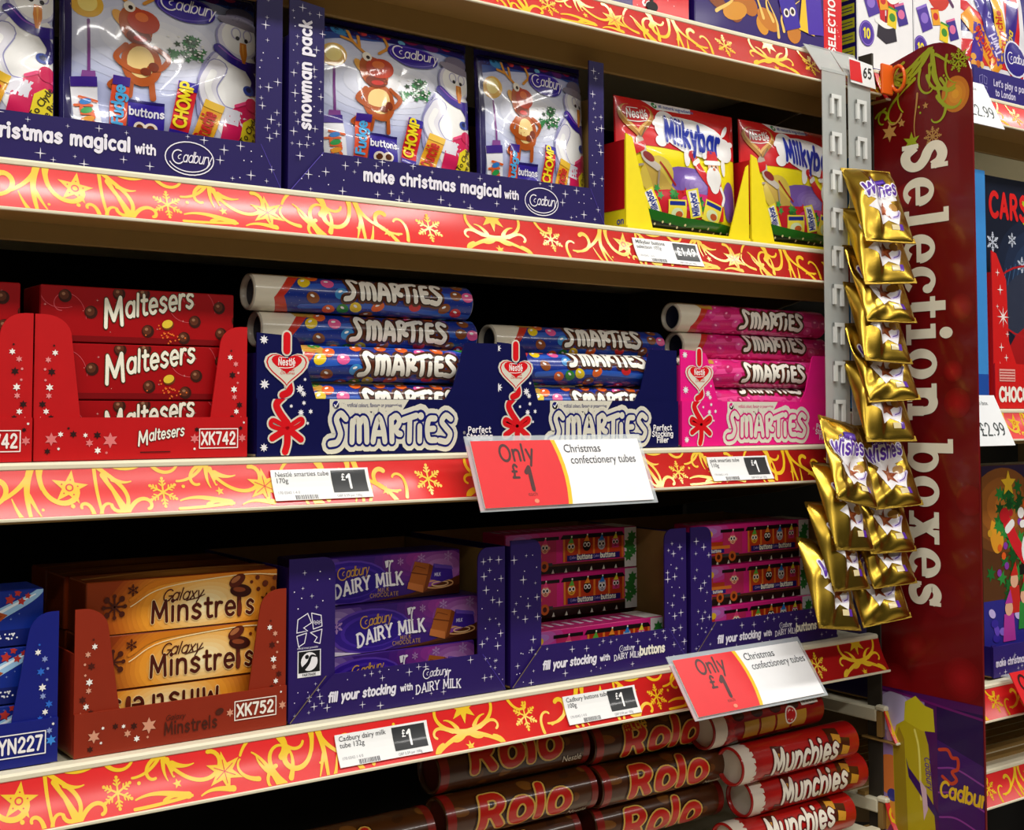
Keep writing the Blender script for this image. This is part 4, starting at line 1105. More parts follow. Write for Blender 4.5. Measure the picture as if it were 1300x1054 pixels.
tube_copy(tb, 'blue sweet tube just behind the front panel of the second blue tray', (.8885, .0350, ZB + .0508), .0)
pk = tube('sweet_tube', 'pink sweet tube topmost of the pink pile', TL + .015, TR, 'D6CEBC', pink_art, (1.1640, .0440, ZB + .1542), 'pink sweet tubes', roll=.0)
tube_copy(pk, 'pink sweet tube second from the top of the pink pile', (1.1740, .0490, ZB + .1198), -.42)
tube_copy(pk, 'pink sweet tube looking out above the lettering of the pink tray', (1.1560, .0340, ZB + .0875), -.05)
tube_copy(pk, 'pink sweet tube just behind the front panel of the pink tray', (1.1560, .0340, ZB + .0520), -1.3)

def sm_front(dark, plate, dx=0.0):
    def f(a, w, fh):
        x0 = -w / 2 + dx + .012
        with a.on('printed_picture'):
            a.poly([(x0 + .062, fh - .013), (x0 + .062, fh), (x0 + .150, fh), (x0 + .142, fh - .011)], plate, 1)
            a.ell(x0 + .0685, fh - .0058, .0036, .0040, dark, 2); a.stroke([(x0 + .0668, fh - .0055), (x0 + .0682, fh - .0075), (x0 + .0715, fh - .0025)], .0009, 'FFFFFF', 3, smooth=False)
        a.text('No artificial colours, flavours or preservatives', x0 + .0745, fh - .0078, .0058, dark, 2, sx=.62, off=.004, slant=.1)
        party_word(a, x0 + .132, .0115, .0245, plate, 2, .25, [(.56, plate), (.18, dark)], sx=.90, track=.08)
        a.text('®', x0 + .214, .018, .004, plate, 2)
        a.letters('Perfect', w / 2 - .0250, .0195, .0040, .30, 'F4F2F4', 2, align='c', slant=.0); a.letters('Stocking', w / 2 - .0250, .0125, .0040, .30, 'F4F2F4', 2, align='c'); a.letters('Filler', w / 2 - .0250, .0055, .0040, .30, 'F4F2F4', 2, align='c')
        x0 = -w / 2 + dx
        ribbon(a, x0 + .030, 0, plate)
        for x, y, q in ((.007, .008, .0042), (.046, .0115, .0018), (.051, .030, .0018), (.044, .040, .0034), (.054, .041, .0026), (.034, .046, .002), (.047, .049, .0024)):
            with a.on('printed_stars'): a.star(x0 + x, y, q, q * .5, 8 if q > .003 else 6, 'EDEBF0', 1)
    return f
def ribbon(a, x, y0, rim, lay=3):
    """gift bow at the foot of the corner panel"""
    rd = 'D8141E'
    with a.on('printed_bow'):
        for ext, c, l in ((.0034, rim, lay), (0.0, rd, lay + 1)):
            a.stroke([(x, .030), (x - .008, .040), (x - .011, .048), (x - .004, .0555)], .0068 + ext, c, l)
            a.stroke([(x, .026), (x - .014, .033), (x - .016, .028), (x - .004, .024)], .0042 + ext, c, l); a.stroke([(x, .026), (x + .013, .034), (x + .015, .030), (x + .004, .024)], .0042 + ext, c, l)
            a.stroke([(x - .002, .024), (x - .015, .0165)], .0062 + ext, c, l, smooth=False); a.stroke([(x + .002, .024), (x + .014, .0150)], .0062 + ext, c, l, smooth=False)
            a.stroke([(x, .024), (x, .012), (x - .002, .004)], .0068 + ext, c, l)
def sm_wing(plate, dark, dx=0.0):
    def f(a, x0, x1, hh):
        x0 += dx
        x = x0 + .030; rd = 'D8141E'
        a.part = 'printed_heart'
        for ext, c, l in ((.0034, plate, 1), (0, rd, 2)):
            a.stroke([(x, hh - .002), (x, hh - .016)], .0072 + ext, c, l, smooth=False); a.stroke([(x - .004, .0562), (x + .003, .060), (x + .002, .068)], .0068 + ext, c, l)
        a.fan(heart_pts(x, .0815, .046, .041), (x, .080), plate, 3); a.fan(heart_pts(x, .0818, .0415, .037), (x, .080), rd, 3.5); a.fan(heart_pts(x, .0820, .0385, .034), (x, .080), plate, 4); a.fan(heart_pts(x, .0860, .031, .0215), (x, .086), rd, 4.5)
        nestle_mark(a, x, .0840, .0042, 'FBF6F2', 5.5)
        a.text('celebrate', x - .006, .0785, .0036, rd, 5, slant=.2); a.text('Christmas', x - .007, .0755, .0036, rd, 5, slant=.2)
        with a.on('printed_stars'):
            for px, py, q in ((.007, .107, .0045), (.008, .066, .0050), (.049, .071, .0018), (.044, .062, .0044), (.036, .0585, .002), (.0475, .0575, .0032)):
                a.star(x0 + px, py, q, q * .5, 8 if q > .003 else 6, 'EDEBF0', 1)
    return f
def sm_notch(w, fh):
    return [(-w / 2, 0), (w / 2, 0), (w / 2, fh), (-w / 2, fh)]
LW_S = [(0, 0), (.062, 0), (.0620, .050), (.0525, .078), (.0440, .104), (.0405, .1095), (.035, .1115), (0, .1135)]
RW_S = [(0, 0), (-.066, 0), (-.0655, .0530), (-.056, .066), (-.0430, .108), (-.040, .1115), (0, .1115)]
NAVY = '0C0E48'
DKB = '14186A'
tray('display_tray', 'navy tube tray with red ribbon heart next to the red boxes', .4875, .7590, .0095, ZB, .19, .0530, LW_S, RW_S, .095, NAVY, sm_front(DKB, 'DAD6C6', 0), sm_wing('DAD6C6', DKB), None, inner='B8A888', rough=.3, rotz=.003)
tray('display_tray', 'navy tube tray with red ribbon heart next to the pink tray', .7600, 1.0150, .0120, ZB, .19, .0530, [(x - (.008 if x > .02 else 0), z) for x, z in LW_S], RW_S, .095, NAVY, sm_front(DKB, 'DAD6C6', -.007), sm_wing('DAD6C6', DKB, -.007), None, inner='B8A888', rough=.3, rotz=.0)
tray('display_tray', 'bright pink tube tray with red ribbon heart', 1.0200, 1.2920, .0110, ZB, .19, .0530, LW_S, RW_S, .095, 'EC1C86', sm_front('D8187C', 'E0DCCC', 0), sm_wing('E0DCCC', 'D8187C'), None, inner='B8A888', rough=.3, rotz=.0)
# ------------------------------------------------------------------ blue star boxes and brown boxes on the lower shelf
def star_box_art(a, w, h):
    a.rect(-w / 2, 0, w / 2, h, '0E2A8A', 0); a.rect(-w / 2, 0, w / 2, h * .3, '0A1A66', .4)
    a.part = 'printed_picture'
    for sx in (-.05, .045):
        a.stroke([(sx - .02, .012), (sx + .005, .026), (sx + .03, .038), (sx + .042, .047)], .012, '9AC4E8', 1, w1=.004); a.stroke([(sx - .02, .014), (sx + .008, .029), (sx + .034, .041)], .004, 'E8F2FA', 1.5, w1=.001)
        for x, y, q, c in ((.0, .024, .0125, 'A84A1E'), (.014, .038, .0045, 'B8322A'), (.023, .036, .0035, 'B8322A'), (.020, .043, .0032, 'B8322A'), (.028, .040, .0028, 'B8322A')): a.star(sx + x, y, q, q * .55, 5, c, 2 + q, 80)
        a.star(sx, .024, .0085, .0045, 5, '8A3412', 2.6, 80)
        r = random.Random(4)
        for i in range(30): a.ell(sx + r.uniform(-.015, .02), .006 + r.random() * .005, .0008, .0008, 'E8E8F0', 2, n=6)
    sparkles(a, -w / 2 + .004, .004, w / 2 - .004, h - .003, 40, 3, 'A8C0F0', .0022, 1)
b0 = carton('chocolate_box', 'blue box printed with a brown star, topmost in the YN227 tray', 'chocolate box', .172, .0455, .05, (.2190, .0225, ZC + .0960), '0E2A8A', star_box_art, group='blue star boxes')
place_copy(b0, (.2165, .0225, ZC + .0496), .0, 'blue box printed with a brown star, in the middle of the YN227 tray')
place_copy(b0, (.2165, .0225, ZC + .0032), .0, 'blue box printed with a brown star, at the bottom of the YN227 tray')
def recol(m): return lambda c: m.get(c, c)
BL_MAP = {'E88A8A': '8A9AD0', '2A0A0A': '2A6AD0'}
def blue_wing(sg):
    def f(a, x0, x1, hh):
        stars6(a, [((x1 + x + .002) if sg > 0 else (x0 - x - .002), y, q, BL_MAP.get(c, c)) for x, y, q, c in STAR_SET])
    return f
def blue_front(a, w, fh):
    stars6(a, [(.089, .018, .0045, '3A8AE0'), (.0875, .026, .0028, '8A9AD0'), (.0905, .031, .0014, 'F6F2EC'), (.040, .018, .005, '8A9AD0')])
    code_box(a, .046, .0085, .0385, .018, 'YN227', 'F4F0F0')
tray('display_tray', 'blue starry tray marked YN227 beside the brown tray', .1260, .3150, .0115, ZC, .20, .036, wing_round(.040, .030, .122, 1), wing_round(.038, .024, .122, -1), .08, '0C1878', blue_front, blue_wing(-1), blue_wing(1), rotz=.0)

def minstrel_art(flip):
    def f(a, w, h):
        if flip:
            with a.at(0, h, 1, rot=180): minstrel_pic(a, w, h)
        else: minstrel_pic(a, w, h)
    return f
def minstrel_pic(a, w, h):
    a.rect(-w / 2, 0, w / 2, h, '8A3206', 0); a.glow(.014, h * .42, w * .50, h * 1.10, '943A06', 'E8962A', .1, 9, 6, .58); a.glow(.016, h * .42, w * .29, h * .62, 'E8962A', 'FBEFC4', 3.3, 9, 6)
    a.part = 'printed_picture'
    a.stroke([(-.05, h * .62), (-.02, h * .92), (.06, h * 1.0), (w / 2, h * .94)], .003, 'D07818', 6.6, w1=.010); a.stroke([(-.05, h * .5), (-.02, h * .8), (.05, h * .93), (w / 2, h * .88)], .0008, 'F8E4B0', 6.9)
    bm = '4A1A0C'
    with a.on('printed_flake'):
        for i in range(8):
            an = math.radians(i * 45); x, y = -.064 + .0092 * math.cos(an), h * .52 + .0092 * math.sin(an)
            a.stroke([(-.064, h * .52), (x, y)], .0016, bm, 7.2, smooth=False); a.ell(x, y, .0026 if i % 2 else .0018, .0026 if i % 2 else .0018, bm, 7.2, n=10)
        a.flake(-.048, h * .80, .0045, bm, 7.2, w=.0008); a.flake(.077, h * .40, .0055, bm, 7.2, w=.0009); a.flake(.082, h * .18, .0045, bm, 7.2, w=.0008)
        for x, y, q in ((.070, .85, .0022), (.078, .72, .0030), (.086, .60, .0026), (.071, .62, .0020), (.064, .77, .0016), (.088, .82, .0022)): a.ell(x * .97, h * y, q, q, '6A2A12', 7.2, n=10)
    with a.at(-.022, h * .545, 1):
        a.letters('Galaxy', .0, .0, .0068, .17, '4A1408', 8, sx=.95, slant=.35, track=.16); a.stroke([(.022, -.001), (.032, .0005), (.039, .003)], .0009, '4A1408', 8)
    for ws, c, l in ((.36, 'F0CE90', 7.5), (.25, '4A1408', 8.5)): a.letters('Minstre', -.0310, h * .17, .0122, ws, c, l, sx=.90, track=.30)
    with a.on('printed_picture'):
        a.stroke([(.0500, h * .16), (.0500, h * .52)], .0040, '4A1408', 8.5, smooth=False); a.ell(.0505, h * .28, .0022, .0075, '6A2410', 8.8)
        a.ell(.0515, h * .62, .0105, .0058, '3A0E06', 8.8, -8); a.ell(.0500, h * .645, .006, .0022, '8A4020', 9.2, -8); a.ell(.0480, h * .82, .0085, .0050, '5A1E0E', 8.8, 30); a.ell(.0465, h * .845, .005, .0022, 'A8643A', 9.2, 30)
    for ws, c, l in ((.36, 'F0CE90', 7.5), (.25, '4A1408', 8.5)): a.letters('s', .0570, h * .17, .0118, ws, c, l, sx=.80)
def minstrel_top(a, w, d):
    a.rect(-w / 2, 0, w / 2, d, '6A2A0C', 0); a.glow(.0, d * .4, w * .45, d * .7, '6A2A0C', 'B87A30', .2, 5); a.stroke([(-w / 2, d * .3), (0, d * .75), (w / 2, d * .5)], .003, 'D89A4A', 3)
n0 = carton('chocolate_box', 'orange brown box of chocolate buttons topmost in the XK752 tray', 'chocolate box', .176, .0465, .05, (.4280, .0235, ZC + .0960), '7A300C', minstrel_art(False), group='orange brown boxes in the XK752 tray', rough=.32, coat=.25, top=minstrel_top)
place_copy(n0, (.4270, .0225, ZC + .0494), .0, 'orange brown box in the middle of the XK752 tray stack')
carton('chocolate_box', 'orange brown box lying upside down at the foot of the XK752 tray', 'chocolate box', .176, .0460, .05, (.4270, .0225, ZC + .0030), '7A300C', minstrel_art(True), group='orange brown boxes in the XK752 tray', rough=.32, coat=.25)
place_copy(n0, (.4250, .0765, ZC + .0960), .01, 'orange brown box right behind the topmost one of the XK752 tray')
place_copy(n0, (.4250, .1300, ZC + .0960), -.01, 'orange brown box farthest back on top of the XK752 tray')
for yy, lab in ((.0765, 'second orange brown box in depth under the top layer of the XK752 tray'), (.1300, 'third orange brown box in depth under the top layer of the XK752 tray')):
    place_copy(n0, (.4270, yy, ZC + .0494), .0, lab)
    place_copy(n0, (.4270, yy, ZC + .0029), .0, lab.replace('under the top layer', 'on the floor'))
BR_MAP = {'E88A8A': 'D89A80', '2A0A0A': '4A1206', 'E07878': 'D8987C'}
def brown_wing(sg):
    def f(a, x0, x1, hh):
        stars6(a, [((x1 + x + .002) if sg > 0 else (x0 - x - .002), y, q, BR_MAP.get(c, c)) for x, y, q, c in STAR_SET])
    return f
def brown_front(a, w, fh):
    stars6(a, [(-.080, .016, .0056, 'D8987C'), (-.074, .010, .0014, 'F6F2EC'), (-.0725, .022, .0016, 'F6F2EC'), (-.062, .022, .0030, '3A0E04'), (-.055, .021, .0020, 'F6F2EC'), (-.0515, .0145, .0034, 'D8987C'), (-.046, .020, .0034, '3A0E04'), (-.0435, .009, .0030, 'F6F2EC'), (-.033, .0185, .0070, 'D8987C'), (-.034, .009, .0014, 'D8987C'), (-.083, .006, .0030, '3A0E04'),
               (.041, .019, .0038, 'D8987C'), (.092, .019, .004, 'D8987C'), (.0905, .031, .0013, 'F6F2EC')])
    a.letters('Galaxy', -.018, .0205, .0030, .2, '4A1A0C', 2, slant=.3, sx=.9); a.letters('Minstrels', -.019, .0085, .0070, .24, '4A1A0C', 2, sx=.80, track=.28); a.ell(.031, .0215, .004, .0028, '4A1A0C', 2, 20)
    code_box(a, .0455, .0115, .040, .0165, 'XK752', 'F4ECE0')
tray('display_tray', 'rust brown starry tray marked XK752', .3275, .5200, .0095, ZC, .20, .036, wing_round(.040, .028, .122, 1), wing_round(.038, .026, .124, -1), .085, '8C260C', brown_front, brown_wing(-1), brown_wing(1), rotz=.006)

# ------------------------------------------------------------------ purple milk chocolate boxes
def dairy_art(a, w, h):
    a.rect(-w / 2, 0, w / 2, h, '3C1C78', 0)
    a.part = 'printed_picture'
    a.glow(-w * .42, h * .55, .035, .030, '3C1C78', 'C8B0DC', .2, 5); a.glow(w * .24, h * .85, .055, .028, '3C1C78', 'A03898', .3, 6); a.glow(w * .36, h * .6, .035, .02, '7A2C88', 'C890D0', 2.4, 4)
    a.ell(-.040, h * .46, .046, .022, '5A38A8', 3); a.ell(-.039, h * .46, .043, .0200, '33188C', 3.4); a.ell(-.038, h * .46, .036, .0165, '4426A0', 3.6); a.ell(-.037, h * .45, .0325, .0145, '2C1482', 3.8)
    a.poly([(-.02, 0), (.03, h * .10), (.06, h * .24), (w / 2, h * .42), (w / 2, 0)], '5A2A14', 3.2); a.poly([(.0, 0), (.05, h * .10), (w / 2, h * .22), (w / 2, 0)], '3A180C', 3.5)
    a.poly([(-w / 2, 0), (-w / 2, h * .14), (-.062, h * .05), (-.045, 0)], 'E4D8EC', 3.2)
    a.ring(.066, h * .26, .018, .004, .0014, 'D8A06A', 4); a.ring(.068, h * .26, .010, .0024, .0012, 'E8BC8A', 4.2)
    # broken chunk of chocolate and wrapped piece
    a.poly([(.028, h * .22), (.037, h * .80), (.055, h * .72), (.047, h * .10)], 'A85A22', 5); a.poly([(.055, h * .72), (.047, h * .10), (.052, h * .16), (.060, h * .66)], '7A3A14', 5); a.poly([(.028, h * .22), (.047, h * .10), (.047, h * .26), (.0295, h * .36)], 'C8743A', 5.3); a.stroke([(.033, h * .56), (.052, h * .48)], .0012, '6A300E', 5.5, smooth=False); a.stroke([(.034, h * .6), (.038, h * .7), (.050, h * .62)], .0008, '7A3A14', 5.5, smooth=False)
    a.poly([(.056, h * .38), (.060, h * .72), (.082, h * .64), (.084, h * .36), (.070, h * .30)], '3C228C', 5.2); a.poly([(.060, h * .72), (.082, h * .64), (.084, h * .56), (.061, h * .63)], '6A4AB8', 5.5); a.letters('MILK', .061, h * .44, .0022, .3, 'D8D0F0', 6, sx=.8)
    for x, y, q in ((-.078, .62, .0062), (.045, .86, .0045), (.020, .82, .0035), (.078, .86, .005)): 
        with a.on('printed_flake'): a.flake(x, h * y, q, 'B890C8', 4, w=q * .14)
    script_logo(a, -.034, h * .595, .0062, 'D8A43A', 6, rot=5)
    with a.at(-.016, h * .30, 1, rot=6): dairy_milk(a, 0, 0, .0086, 'F6F2F8', 6, w=.30)
    pouring_glass(a, .0065, h * .66, .0092, 'F2EEF6', 6)
    a.letters('MILK', .000, h * .205, .0026, .2, 'C89A4A', 6, align='c', track=.5); a.letters('CHOCOLATE', .001, h * .10, .0026, .2, 'C89A4A', 6, align='c', track=.4)
d0 = carton('chocolate_box', 'purple milk chocolate box in the middle of the fairtrade tray', 'chocolate box', .186, .0465, .05, (.6660, .0420, ZC + .0495), '3C1C78', dairy_art, group='purple milk chocolate boxes', rough=.3, coat=.3)
place_copy(d0, (.6480, .0560, ZC + .0965), .0, 'purple milk chocolate box topmost in the fairtrade tray')
place_copy(d0, (.6560, .0400, ZC + .0030), .0, 'purple milk chocolate box at the bottom of the fairtrade tray')
def fair_marks(a, x0, x1, hh):
    x = x0 + .021
    with a.on('printed_logo'), a.at(0, .006):
        # games emblem: angular shards with five rings
        for p in ([(-.012, .088), (-.002, .093), (.002, .084), (-.006, .080), (-.002, .077), (-.013, .076)], [(.002, .093), (.012, .090), (.013, .080), (.004, .078)], [(-.013, .073), (-.003, .075), (-.005, .066), (-.011, .063)], [(.001, .075), (.013, .077), (.011, .064), (.005, .066), (.008, .070)]):
            a.stroke([(x + px, py) for px, py in p + [p[0]]], .0009, 'EAE6F4', 1, smooth=False)
        for i in range(5): a.ring(x + .005 + i * .0016, .0845 - (i % 2) * .0014, .0010, .0010, .0004, 'EAE6F4', 1.5, 10)
        # black and white swirl emblem
        a.rect(x - .012, .0345, x + .012, .0590, 'F2F0F4', 1); a.rect(x - .011, .0385, x + .011, .0582, '101014', 1.5)
        a.ell(x, .0485, .0086, .0086, 'F2F0F4', 2); a.stroke([(x - .006, .0425), (x - .001, .0475), (x + .002, .0535), (x + .0075, .0525)], .0042, '101014', 2.5, w1=.0012); a.ell(x - .0025, .0530, .0020, .0020, '101014', 2.5)
    a.letters('FAIRTRADE', x, .0415, .0014, .28, '101014', 2, align='c', sx=.95)
    a.text('official treat provider', x - .0125, .0665, .0030, 'EAE6F4', 1, sx=.85)
    sparkles(a, x0 + .004, .104, x1 - .004, hh - .012, 11, 5, big=.0050); sparkles(a, x0 + .006, .006, x0 + .022, .022, 3, 2, big=.0044)
def fill_front(extra):
    def f(a, w, fh):
        n = a.letters('fill your stocking', -w / 2 + .040, .0150, .0055, .38, 'EAE6F4', 2, sx=.86, track=.24, slant=.12)
        a.letters('with', -w / 2 + .042 + n + .004, .0150, .0040, .34, 'EAE6F4', 2, sx=.92)
        x = -w / 2 + .044 + n + .046
        if extra:
            x -= .006
            script_logo(a, x, .0225, .0036, 'EAE6F4', 2); dairy_milk(a, x + .001, .0140, .0042, 'EAE6F4', 2); pouring_glass(a, x + .010, .0215, .0040, 'EAE6F4', 2)
            a.letters('buttons', x + .0200, .0150, .0062, .40, 'F2EEE0', 2, sx=.84, track=.24)
        else:
            script_logo(a, x - .004, .0250, .0050, 'EAE6F4', 2); dairy_milk(a, x, .0115, .0058, 'EAE6F4', 2); pouring_glass(a, x + .011, .0215, .0068, 'EAE6F4', 2)
        a.stroke([(-w / 2 + .001, .001), (-w / 2 + .038, fh)], .0009, '7A6A4A', 1, smooth=False); a.stroke([(w / 2 - .001, .001), (w / 2 - .030, fh)], .0005, '4A38A0', 1, smooth=False)
        sparkles(a, -w / 2 + .004, .003, w / 2 - .004, fh - .002, 34, 14 + int(extra), big=.0042, avoid=((-w / 2 + .036, .010, w / 2 - .030, .030),))
    return f
def star_wing(seed, n=34):
    def f(a, x0, x1, hh): sparkles(a, x0 + .004, .006, x1 - .004, hh - .012, n, seed, big=.0050)
    return f
def wing_c(wd, h, sg):
    p = [(0, 0), (sg * wd * .96, .0), (sg * wd, .040)]
    for i in range(6):
        an = math.radians(90 * i / 5); p.append((sg * (wd - .012 + .012 * math.cos(an)), h - .012 + .012 * math.sin(an)))
    return p + [(0, h)]
PC = '240E5C'
tray('display_tray', 'purple starry tray with fairtrade mark and games emblem', .5230, .7690, .0110, ZC, .20, .0400, wing_c(.048, .150, 1), wing_c(.034, .147, -1), .142, PC, fill_front(False), fair_marks, star_wing(31, 26), rotz=.004, notch=mitre(.046, .033))

# ------------------------------------------------------------------ pink train boxes
def face(a, x, y, s, col, hat, kind, lay):
    with a.at(x, y, s):
        if kind == 'r': a.rect(-.8, -.9, .8, .8, col, lay)
        else: a.ell(0, 0, .85, .9, col, lay)
        if kind == 'm': a.ell(-.9, 0, .25, .3, 'F0B090', lay); a.ell(.9, 0, .25, .3, 'F0B090', lay)
        if kind == 'c': a.poly([(-.8, .4), (-.7, 1.0), (-.2, .7)], col, lay); a.poly([(.8, .4), (.7, 1.0), (.2, .7)], col, lay)
        if hat: a.poly([(-.6, .7), (.6, .7), (.15, 1.75)], hat, lay + .4); a.ell(.15, 1.75, .16, .16, 'F4F0E0', lay + .6, n=8)
        for ex in (-.36, .36): a.ell(ex, .15, .36, .4, 'F4F0E8', lay + .8, n=14); a.ell(ex, .12, .22, .25, '1A0E0A', lay + 1.1, n=12)
        a.ell(0, -.3, .14, .1, '3A1A10', lay + 1, n=8); a.stroke([(-.25, -.5), (0, -.6), (.25, -.5)], .08, '3A1A10', lay + 1)
def train_art(a, w, h):
    a.rect(-w / 2, 0, w / 2, h, 'D4207C', 0); a.poly([(w * .40, 0), (w * .40, h), (w / 2, h), (w / 2, 0)], 'D8D4D0', .5)
    a.part = 'printed_picture'
    for x, y, q in ((.44, .55, .010), (.46, .75, .008), (.43, .3, .008), (.47, .4, .006)): a.star(w * x, h * y, q, q * .6, 7, '2E7A32', 1)
    a.glow(-w * .40, h * .85, .03, .012, 'D4207C', 'B87AC8', .5, 3)
    a.rect(-w / 2, 0, w * .40, h * .22, '1E0E0A', 1); a.rect(-w / 2, h * .18, w * .40, h * .24, '5A2A1A', 1.4)
    for i in range(9): a.poly([(-w * .46 + i * .019, 0), (-w * .46 + i * .019 + .005, 0), (-w * .46 + i * .019 + .003, h * .12)], 'C8C0B4', 1.6)
    # engine
    a.rect(-w * .48, h * .26, -w * .24, h * .58, 'B83A16', 2); a.rect(-w * .48, h * .40, -w * .24, h * .48, 'E07A2A', 2.4); a.rect(-w * .43, h * .56, -w * .40, h * .74, 'C8401E', 2); a.ell(-w * .415, h * .78, .005, .004, 'F0C02A', 2.4)
    a.rect(-w * .30, h * .26, -w * .13, h * .82, 'C02A5E', 2.2); a.rect(-w * .32, h * .80, -w * .11, h * .88, '1A1012', 2.5); a.rect(-w * .36, h * .20, -w * .16, h * .27, '3A3A3C', 2.5)
    a.rect(-w * .47, h * .30, -w * .29, h * .40, '2C1C7C', 2.8); a.letters('buttons', -w * .40, h * .325, .0022, .34, 'F0ECE0', 3.2)
    for x in (-.44, -.34, -.22): a.ell(w * x, h * .20, .0062, .0062, 'C85A1E', 3); a.ell(w * x, h * .20, .003, .003, '4A1A0A', 3.3)
    face(a, -w * .215, h * .62, .0066, 'F0A080', 'E0407A', 'm', 3)
    # carriage
    a.rect(-w * .08, h * .26, w * .38, h * .86, 'C03A16', 2); a.rect(-w * .08, h * .62, w * .38, h * .80, 'A82A12', 2.3); a.poly([(-w * .10, h * .80), (-w * .08, h * .90), (w * .38, h * .90), (w * .40, h * .80)], '1A1012', 2.5)
    for i in range(5): a.rect(-w * .08 + i * w * .114, h * .26, -w * .08 + i * w * .114 + .003, h * .8, 'E07A2A', 2.6)
    face(a, -w * .02, h * .60, .0070, 'E8A02A', '5AA83A', 'o', 3); face(a, w * .10, h * .62, .0072, '16120E', 'E88A2A', 'o', 3); face(a, w * .215, h * .62, .0070, 'B8B4BC', '2A7AC8', 'c', 3); face(a, w * .325, h * .64, .0066, 'D83A7A', 'E8D83A', 'r', 3)
    a.rect(-w * .05, h * .27, w * .36, h * .41, '241566', 3.4)
    for x in (.085, .265): a.letters('buttons', w * x, h * .305, .0036, .38, 'F0ECD8', 4, align='c', sx=.85); 
    for x in (-.005, .175): script_logo(a, w * x, h * .33, .0017, 'B8A8E0', 4)
def train_top(a, w, d):
    a.rect(-w / 2, 0, w / 2, d, 'B81A6E', 0); a.rect(w * .36, 0, w / 2, d, 'D8D4D0', .5)
    for i in range(12): a.rect(-w / 2 + i * .014, d * .3, -w / 2 + i * .014 + .006, d * .7, 'D8C8DC', 1)
def train_boxes(trayname, X, spots):
    global t0
    for (x, y, z, nm) in spots:
        lab = 'pink toy train box, %s' % nm
        if t0 is None:
            t0 = carton('chocolate_box', lab, 'chocolate box', .196, .0485, .045, (x, y, z), 'C81C74', train_art, group='pink toy train boxes', rough=.32, coat=.25, top=train_top)
        else: place_copy(t0, (x, y, z), .0, lab)
t0 = None
train_boxes('', 0, [(.9255, .0950, ZC + .1005, 'topmost next to the fairtrade tray'), (.9262, .0950, ZC + .0515, 'middle one next to the fairtrade tray'), (.9080, .0300, ZC + .0028, 'lowest and foremost next to the fairtrade tray')])
train_boxes('', 0, [(1.1780, .0450, ZC + .1005, 'topmost beside the hanging gold bags'), (1.1800, .0450, ZC + .0515, 'in the middle of the stack beside the hanging gold bags'), (1.1800, .0420, ZC + .0028, 'at the foot of the stack beside the hanging gold bags')])
tray('display_tray', 'purple starry tray of pink train boxes next to the fairtrade tray', .7760, 1.0270, .0110, ZC, .20, .0400, wing_c(.040, .152, 1), wing_c(.034, .152, -1), .146, PC, fill_front(True), star_wing(33, 26), star_wing(35, 26), rotz=.0, notch=mitre(.039, .033))
tray('display_tray', 'purple starry tray of pink train boxes behind the gold bags and tilted card', 1.0340, 1.2900, .0110, ZC, .20, .0400, wing_c(.034, .152, 1), wing_c(.034, .152, -1), .146, PC, fill_front(True), star_wing(37, 24), star_wing(39, 24), rotz=.0, notch=mitre(.033, .033))
# ------------------------------------------------------------------ loose tubes on the shelf below
def rolo_art(word, extra=None):
    def f(a, Ln, R):
        h = Ln / 2
        a.rect(-h, -R * 2.6, h, R * 2.6, '4A2408', 0)
        a.part = 'printed_picture'
        r = random.Random(len(word))
        for i in range(26): a.ell(r.uniform(-h, h), r.uniform(-.045, .045), r.uniform(.006, .014), r.uniform(.004, .007), r.choice(('6A3A10', '7A4A18', '3A1A06')), .5 + i * .03, r.uniform(-40, 40), 12)
        a.rect(-h, -R * 2.6, -h + .012, R * 2.6, '8A1A12', 2); a.rect(h - .010, -R * 2.6, h, R * 2.6, '7A1A12', 2)
        for dy in (0.0,):
            for w_, c, l in ((.62, '2A0E04', 3), (.50, 'E0B050', 4), (.34, 'C81E14', 5)):
                a.letters(word, 0, -.012 + dy, .0215, w_, c, l, align='c', sx=1.35, track=.30, slant=.15)
        if extra: a.letters(extra, -.055, .016, .0085, .30, 'E8B83A', 5, sx=.9, slant=.1)
        a.text('Nestlé', h - .040, -.022, .010, 'E8D8C0', 5)
    return f
def munch_art(a, Ln, R):
    h = Ln / 2
    a.rect(-h, -R * 2.6, h, R * 2.6, 'B01410', 0)
    a.part = 'printed_picture'
    a.rect(-h, -R * 2.6, -h + .022, R * 2.6, 'E0D4C4', 1)
    for i in range(10): a.star(-h + .026, -.05 + i * .011, .009, .004, 5, 'A81410', 1.4, i * 30)
    for x, y in ((-.045, .012), (.075, .004), (-.06, -.02), (.06, .02)):
        a.poly([(x - .012, y - .010), (x + .010, y - .012), (x + .013, y + .008), (x - .008, y + .012)], '4A1E0A', 2); a.poly([(x - .004, y - .010), (x + .010, y - .012), (x + .012, y - .002), (x - .002, y + .002)], 'D89A2E', 2.4)
    for w_, c, l in ((.52, '5A0A08', 3), (.32, 'F4ECDC', 4)): a.letters('Munchies', .004, -.009, .0180, w_, c, l, align='c', sx=.78, track=.26, slant=.12)
